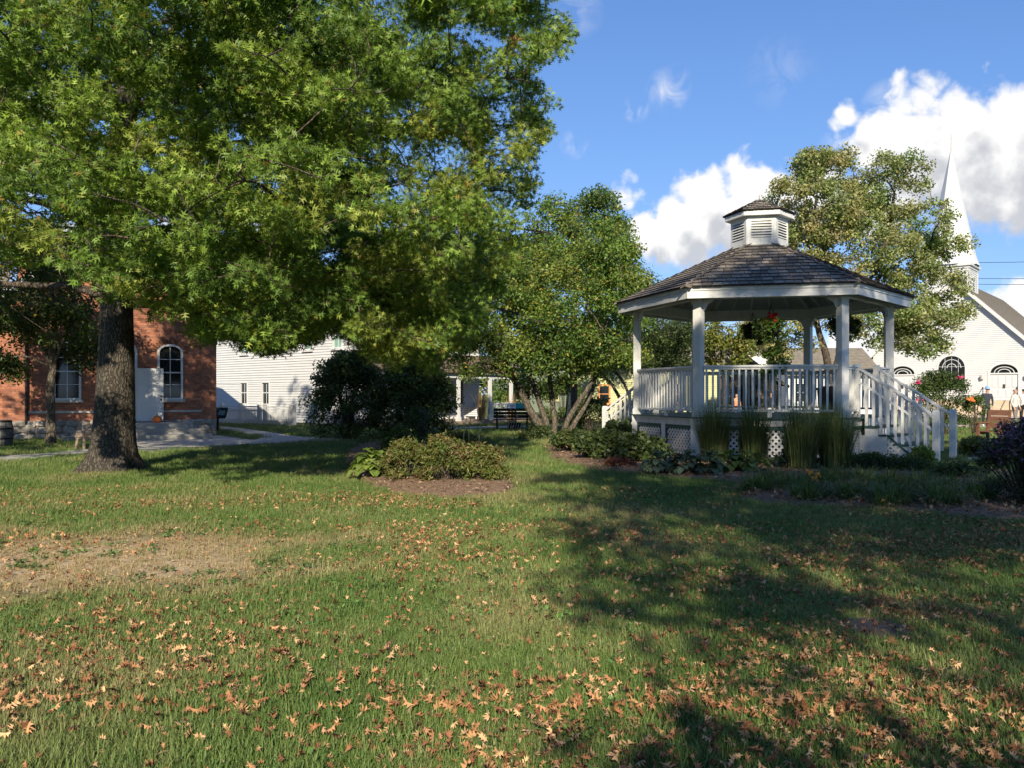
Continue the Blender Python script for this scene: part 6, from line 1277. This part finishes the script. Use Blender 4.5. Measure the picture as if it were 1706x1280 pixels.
def grass_mat():
    m, t, b = new_mat('grass_blade'); L = t.links.new
    oi = N(t, 'ShaderNodeObjectInfo'); geo = N(t, 'ShaderNodeNewGeometry')
    n = N(t, 'ShaderNodeTexNoise'); n.inputs['Scale'].default_value = .55; n.inputs['Detail'].default_value = 5; L(geo.outputs['Position'], n.inputs['Vector'])
    ad = N(t, 'ShaderNodeMath', operation='MULTIPLY_ADD'); ad.inputs[1].default_value = .55; L(oi.outputs['Random'], ad.inputs[0])
    r_ = N(t, 'ShaderNodeMapRange'); r_.inputs['From Min'].default_value = .3; r_.inputs['From Max'].default_value = .7; r_.inputs['To Max'].default_value = .6; L(n.outputs[0], r_.inputs['Value']); L(r_.outputs[0], ad.inputs[2])
    cr_ = N(t, 'ShaderNodeValToRGB'); e = cr_.color_ramp.elements; e[0].position = 0; e[0].color = (.075, .145, .034, 1); e[1].position = 1; e[1].color = (.34, .29, .135, 1)
    for p_, c_ in ((.35, (.115, .19, .045)), (.65, (.165, .23, .062)), (.86, (.225, .25, .09))): q = cr_.color_ramp.elements.new(p_); q.color = (*c_, 1)
    L(ad.outputs[0], cr_.inputs[0]); da = N(t, 'ShaderNodeAttribute', attribute_type='INSTANCER'); da.attribute_name = 'dry'; dm = N(t, 'ShaderNodeMix', data_type='RGBA'); L(da.outputs['Fac'], dm.inputs[0]); L(cr_.outputs[0], dm.inputs[6]); dm.inputs[7].default_value = (.44, .33, .18, 1); cr_ = dm; L(cr_.outputs[2], b.inputs['Base Color']); b.inputs['Roughness'].default_value = .5; b.inputs['Specular IOR Level'].default_value = .25
    tr = N(t, 'ShaderNodeBsdfTranslucent'); L(cr_.outputs[2], tr.inputs[0]); mx_ = N(t, 'ShaderNodeMixShader'); mx_.inputs[0].default_value = .25; L(b.outputs[0], mx_.inputs[1]); L(tr.outputs[0], mx_.inputs[2]); L(mx_.outputs[0], t.nodes['Material Output'].inputs[0]); return m
GM = grass_mat()
def clump(seed):
    r_ = random.Random(seed); mb = MB()
    for i in range(34):
        a = r_.uniform(0, 6.283); q = r_.random() ** .5 * .085; x, y = q * math.cos(a), q * math.sin(a); az = r_.uniform(0, 6.283); H = r_.uniform(.028, .070); ln = r_.uniform(.15, 1.1) * H; wd = r_.uniform(.0016, .0030); s_ = az + 1.57; dx, dy = math.cos(s_) * wd, math.sin(s_) * wd
        mx_, my = x + math.cos(az) * ln * .35, y + math.sin(az) * ln * .35; ex, ey = x + math.cos(az) * ln, y + math.sin(az) * ln
        mb.add([(x - dx, y - dy, -.005), (x + dx, y + dy, -.005), (mx_ - dx * .8, my - dy * .8, H * .6), (mx_ + dx * .8, my + dy * .8, H * .6), (ex, ey, H)], [(0, 1, 3, 2), (2, 3, 4)])
    me = mb.mesh('grass_tuft', GM); return bpy.data.objects.new('grass_tuft_source', me)
srcs = [clump(i) for i in range(4)]
me = bpy.data.meshes.new('lawn_grass'); me.from_pydata([(a, b, 0) for a, b, c in gp_], [], [])
at = me.attributes.new('sc', 'FLOAT', 'POINT'); at.data.foreach_set('value', gp_[:, 2].astype(np.float32)); at = me.attributes.new('rz', 'FLOAT', 'POINT'); at.data.foreach_set('value', (rng.random(len(gp_)) * 6.283).astype(np.float32))
dry_ = np.clip((1.95 - bare(gp_[:, 0], gp_[:, 1])) / .5, 0, 1); dry_ = np.maximum(dry_, np.clip(vnoise(gp_[:, 0] + 5, gp_[:, 1] + 17, .8) * 1.6 - 1.15, 0, .6)) * rng.random(len(gp_)) ** .3
at = me.attributes.new('dry', 'FLOAT', 'POINT'); at.data.foreach_set('value', dry_.astype(np.float32)); at = me.attributes.new('pick', 'INT', 'POINT'); at.data.foreach_set('value', rng.integers(0, 4, len(gp_)).astype(np.int32))
go_ = bpy.data.objects.new('lawn_grass', me); C.objects.link(go_); go_['kind'] = 'stuff'
ng = bpy.data.node_groups.new('grass_tufts', 'GeometryNodeTree'); ng.interface.new_socket('Geometry', in_out='INPUT', socket_type='NodeSocketGeometry'); ng.interface.new_socket('Geometry', in_out='OUTPUT', socket_type='NodeSocketGeometry')
gi, gout = N(ng, 'NodeGroupInput'), N(ng, 'NodeGroupOutput'); jn = N(ng, 'GeometryNodeJoinGeometry')
def named(nm, ty): n = N(ng, 'GeometryNodeInputNamedAttribute'); n.data_type = ty; n.inputs[0].default_value = nm; return [o for o in n.outputs if o.enabled][0]
scn, rzn, pkn = named('sc', 'FLOAT'), named('rz', 'FLOAT'), named('pick', 'INT'); cx_ = N(ng, 'ShaderNodeCombineXYZ'); ng.links.new(rzn, cx_.inputs[2])
for i, so_ in enumerate(srcs):
    oi = N(ng, 'GeometryNodeObjectInfo'); oi.inputs['Object'].default_value = so_; ip = N(ng, 'GeometryNodeInstanceOnPoints'); cmp_ = N(ng, 'FunctionNodeCompare'); cmp_.data_type = 'INT'; cmp_.operation = 'EQUAL'
    ia, ib = [s_ for s_ in cmp_.inputs if s_.enabled][:2]; ng.links.new(pkn, ia); ib.default_value = i
    ng.links.new(gi.outputs[0], ip.inputs['Points']); ng.links.new(cmp_.outputs[0], ip.inputs['Selection']); ng.links.new(oi.outputs['Geometry'], ip.inputs['Instance']); ng.links.new(cx_.outputs[0], ip.inputs['Rotation']); ng.links.new(scn, ip.inputs['Scale']); ng.links.new(ip.outputs[0], jn.inputs[0])
ng.links.new(jn.outputs[0], gout.inputs[0]); md = go_.modifiers.new('tufts', 'NODES'); md.node_group = ng
# fallen oak leaves: curled, lobed
def fallen(seed):
    r_ = random.Random(seed); out_ = [(0, 1.0), (.07, .76), (.27, .82), (.09, .58), (.40, .58), (.10, .36), (.30, .24), (.05, .14), (0, -.12)]
    L_ = [(-x, y) for x, y in out_[1:-1]][::-1]; ring = out_ + L_; cu, cv = r_.choice((-1, 1)) * r_.uniform(.8, 3.0), r_.choice((-1, 1)) * r_.uniform(.5, 2.0); tw = r_.uniform(-1.1, 1.1); vs = [(0, .45)] + ring; V_ = []
    for x, y in vs:
        yy = y - .45; z = cu * x * x * 1.2 + cv * yy * yy * .6 + tw * x * yy + r_.gauss(0, .03); V_.append((x * (1 - .25 * abs(cu) * abs(x)), yy, z))
    n = len(ring); zm = min(v[2] for v in V_); V_ = [(a, b, c - zm) for a, b, c in V_]; return np.array(V_), np.array([(0, 1 + i, 1 + (i + 1) % n) for i in range(n)])
FT = [fallen(i + 3) for i in range(7)]
m, t_, b_ = new_mat('dry_oak_leaf'); oi = N(t_, 'ShaderNodeObjectInfo'); cr_ = N(t_, 'ShaderNodeValToRGB'); e = cr_.color_ramp.elements; e[0].color = (.18, .075, .035, 1); e[1].color = (.44, .255, .125, 1)
for p_, c_ in ((.35, (.32, .15, .07)), (.75, (.43, .235, .11))): q = cr_.color_ramp.elements.new(p_); q.color = (*c_, 1)
t_.links.new(oi.outputs['Random'], cr_.inputs[0]); t_.links.new(cr_.outputs[0], b_.inputs['Base Color']); b_.inputs['Roughness'].default_value = .65; b_.inputs['Specular IOR Level'].default_value = .2; M['fallen'] = m
FM = []
for tv, tf in FT:
    me = bpy.data.meshes.new('fallen_leaf'); me.from_pydata([tuple(v) for v in tv], [], [tuple(f) for f in tf]); me.materials.append(m); FM.append(me)
LP = []
while len(LP) < 14500:
    y = math.sqrt(rng.uniform(2.2 ** 2, 13 ** 2)); x = rng.uniform(-1, 1) * y * .72
    dens = .16 + .9 * max(0, vnoise(np.array([x + 20.]), np.array([y + 3.]), 1.15)[0] - .42) * 2.2; dens *= (1.0 if y < 6 else .8 if y < 9 else .5); dens *= .62 + .5 * min(1, max(0, (x / y + .45)))
    if bare(np.array([x]), np.array([y]))[0] < 1.4: dens *= .35
    if rng.random() < dens and not blocked(x, y): LP.append((x, y))
LP.sort(key=lambda p: abs(p[1] - 3.9) if abs(p[0]) < p[1] * .63 and p[1] > 3.15 else 99)
for i, (x, y) in enumerate(LP[:300]):
    s_ = rng.uniform(.04, .080); Mx = Matrix.Translation((x, y, rng.uniform(.018, .05))) @ Matrix.Rotation(rng.uniform(0, 6.28), 4, 'Z') @ Matrix.Rotation(rng.normal() * .6, 4, 'X') @ Matrix.Rotation(rng.normal() * .5, 4, 'Y') @ Matrix.Scale(s_, 4)
    o = inst('fallen_leaf', FM[i % 7], None, Mx); tag(o, 'dry tan oak leaf lying in the grass of the near foreground', 'leaf', 'fallen leaves in the near lawn')
rest_ = np.array(LP[300:]); cols_ = np.array([(.20, .085, .04), (.31, .14, .065), (.40, .21, .10), (.52, .32, .165)])
allV = []
for v_ in range(7):
    q = rest_[v_::7]; n = len(q); P = np.concatenate([q, rng.uniform(.016, .05, (n, 1))], 1); Rm = frames(rng.normal(size=(n, 3)) * .55 + np.array([0, 0, 1]), rng.random(n) * 6.28); allV.append((FT[v_], P, Rm, rng.uniform(.022, .066, n), cols_[rng.integers(0, 4, n)] * rng.uniform(.8, 1.2, (n, 1))))
objs = [scatter('leaf_litter', *a, M['chip']) for a in allV]
bm = bmesh.new()
for o in objs: bm.from_mesh(o.data)
me = bpy.data.meshes.new('leaf_litter'); bm.to_mesh(me); bm.free(); me.materials.append(M['chip'])
for o in objs: bpy.data.objects.remove(o)
o = bpy.data.objects.new('leaf_litter', me); C.objects.link(o); o['kind'] = 'stuff'
# straw, crumbled leaf bits and dead blades lying in the lawn
n = 26000; y = np.sqrt(rng.uniform(2.6 ** 2, 12 ** 2, n)); x = rng.uniform(-1, 1, n) * y * .72; k = (bare(x, y) < 1.5) | (rng.random(n) < .12 + .8 * np.clip(vnoise(x + 20., y + 3., 1.15) - .35, 0, 1)); x, y = x[k], y[k]
kk = np.array([not blocked(a, b) for a, b in zip(x, y)]); x, y = x[kk], y[kk]; n = len(x); g = rng.random((n, 1))
scatter('lawn_debris', LEAFN, np.stack([x, y, rng.uniform(.004, .025, n)], 1), frames(rng.normal(size=(n, 3)) * .4 + np.array([0, 0, 1]), rng.random(n) * 6.28), (.02 + .05 * rng.random(n) ** 2), (1 - g) * np.array([[.15, .085, .05]]) + g * np.array([[.42, .31, .18]]), M['chip'], kind='stuff')
gb = next(q for q in BIG if len(q) == 20); P = []
while len(P) < 900:
    x, y = rng.uniform(1, 9), rng.uniform(9.5, 17)
    if inpoly(x, y, gb) and rng.random() < (1.0 if y < 13 else .35): P.append((x, y, rng.uniform(.05, .11)))
P = np.array(P); n = len(P); scatter('bed_litter', FT[2], P, frames(rng.normal(size=(n, 3)) * .5 + np.array([0, 0, 1]), rng.random(n) * 6.28), rng.uniform(.04, .09, n), cols_[rng.integers(0, 4, n)] * rng.uniform(.7, 1.1, (n, 1)), M['chip'], kind='stuff')
# clover and broad-leaved weeds in the turf
wx, wy = [], []
while len(wx) < 420:
    y = math.sqrt(rng.uniform(2.6 ** 2, 12 ** 2)); x = rng.uniform(-1, 1) * y * .72
    if vnoise(np.array([x + 40.]), np.array([y + 11.]), .7)[0] > .48 and not blocked(x, y): wx.append(x); wy.append(y)
P, Rm, Sc, col = clump_leaves(np.stack([wx, wy, np.full(len(wx), .03)], 1), rng.uniform(.05, .13, len(wx)), 26, .032, [(.10, .20, .05), (.14, .24, .06), (.08, .15, .045)], up=1.6, flat=.25, outw=.2); P[:, 2] = np.maximum(P[:, 2], .012)
scatter('lawn_weeds', LEAFW, P, Rm, Sc, col, M['leaf'], kind='stuff')
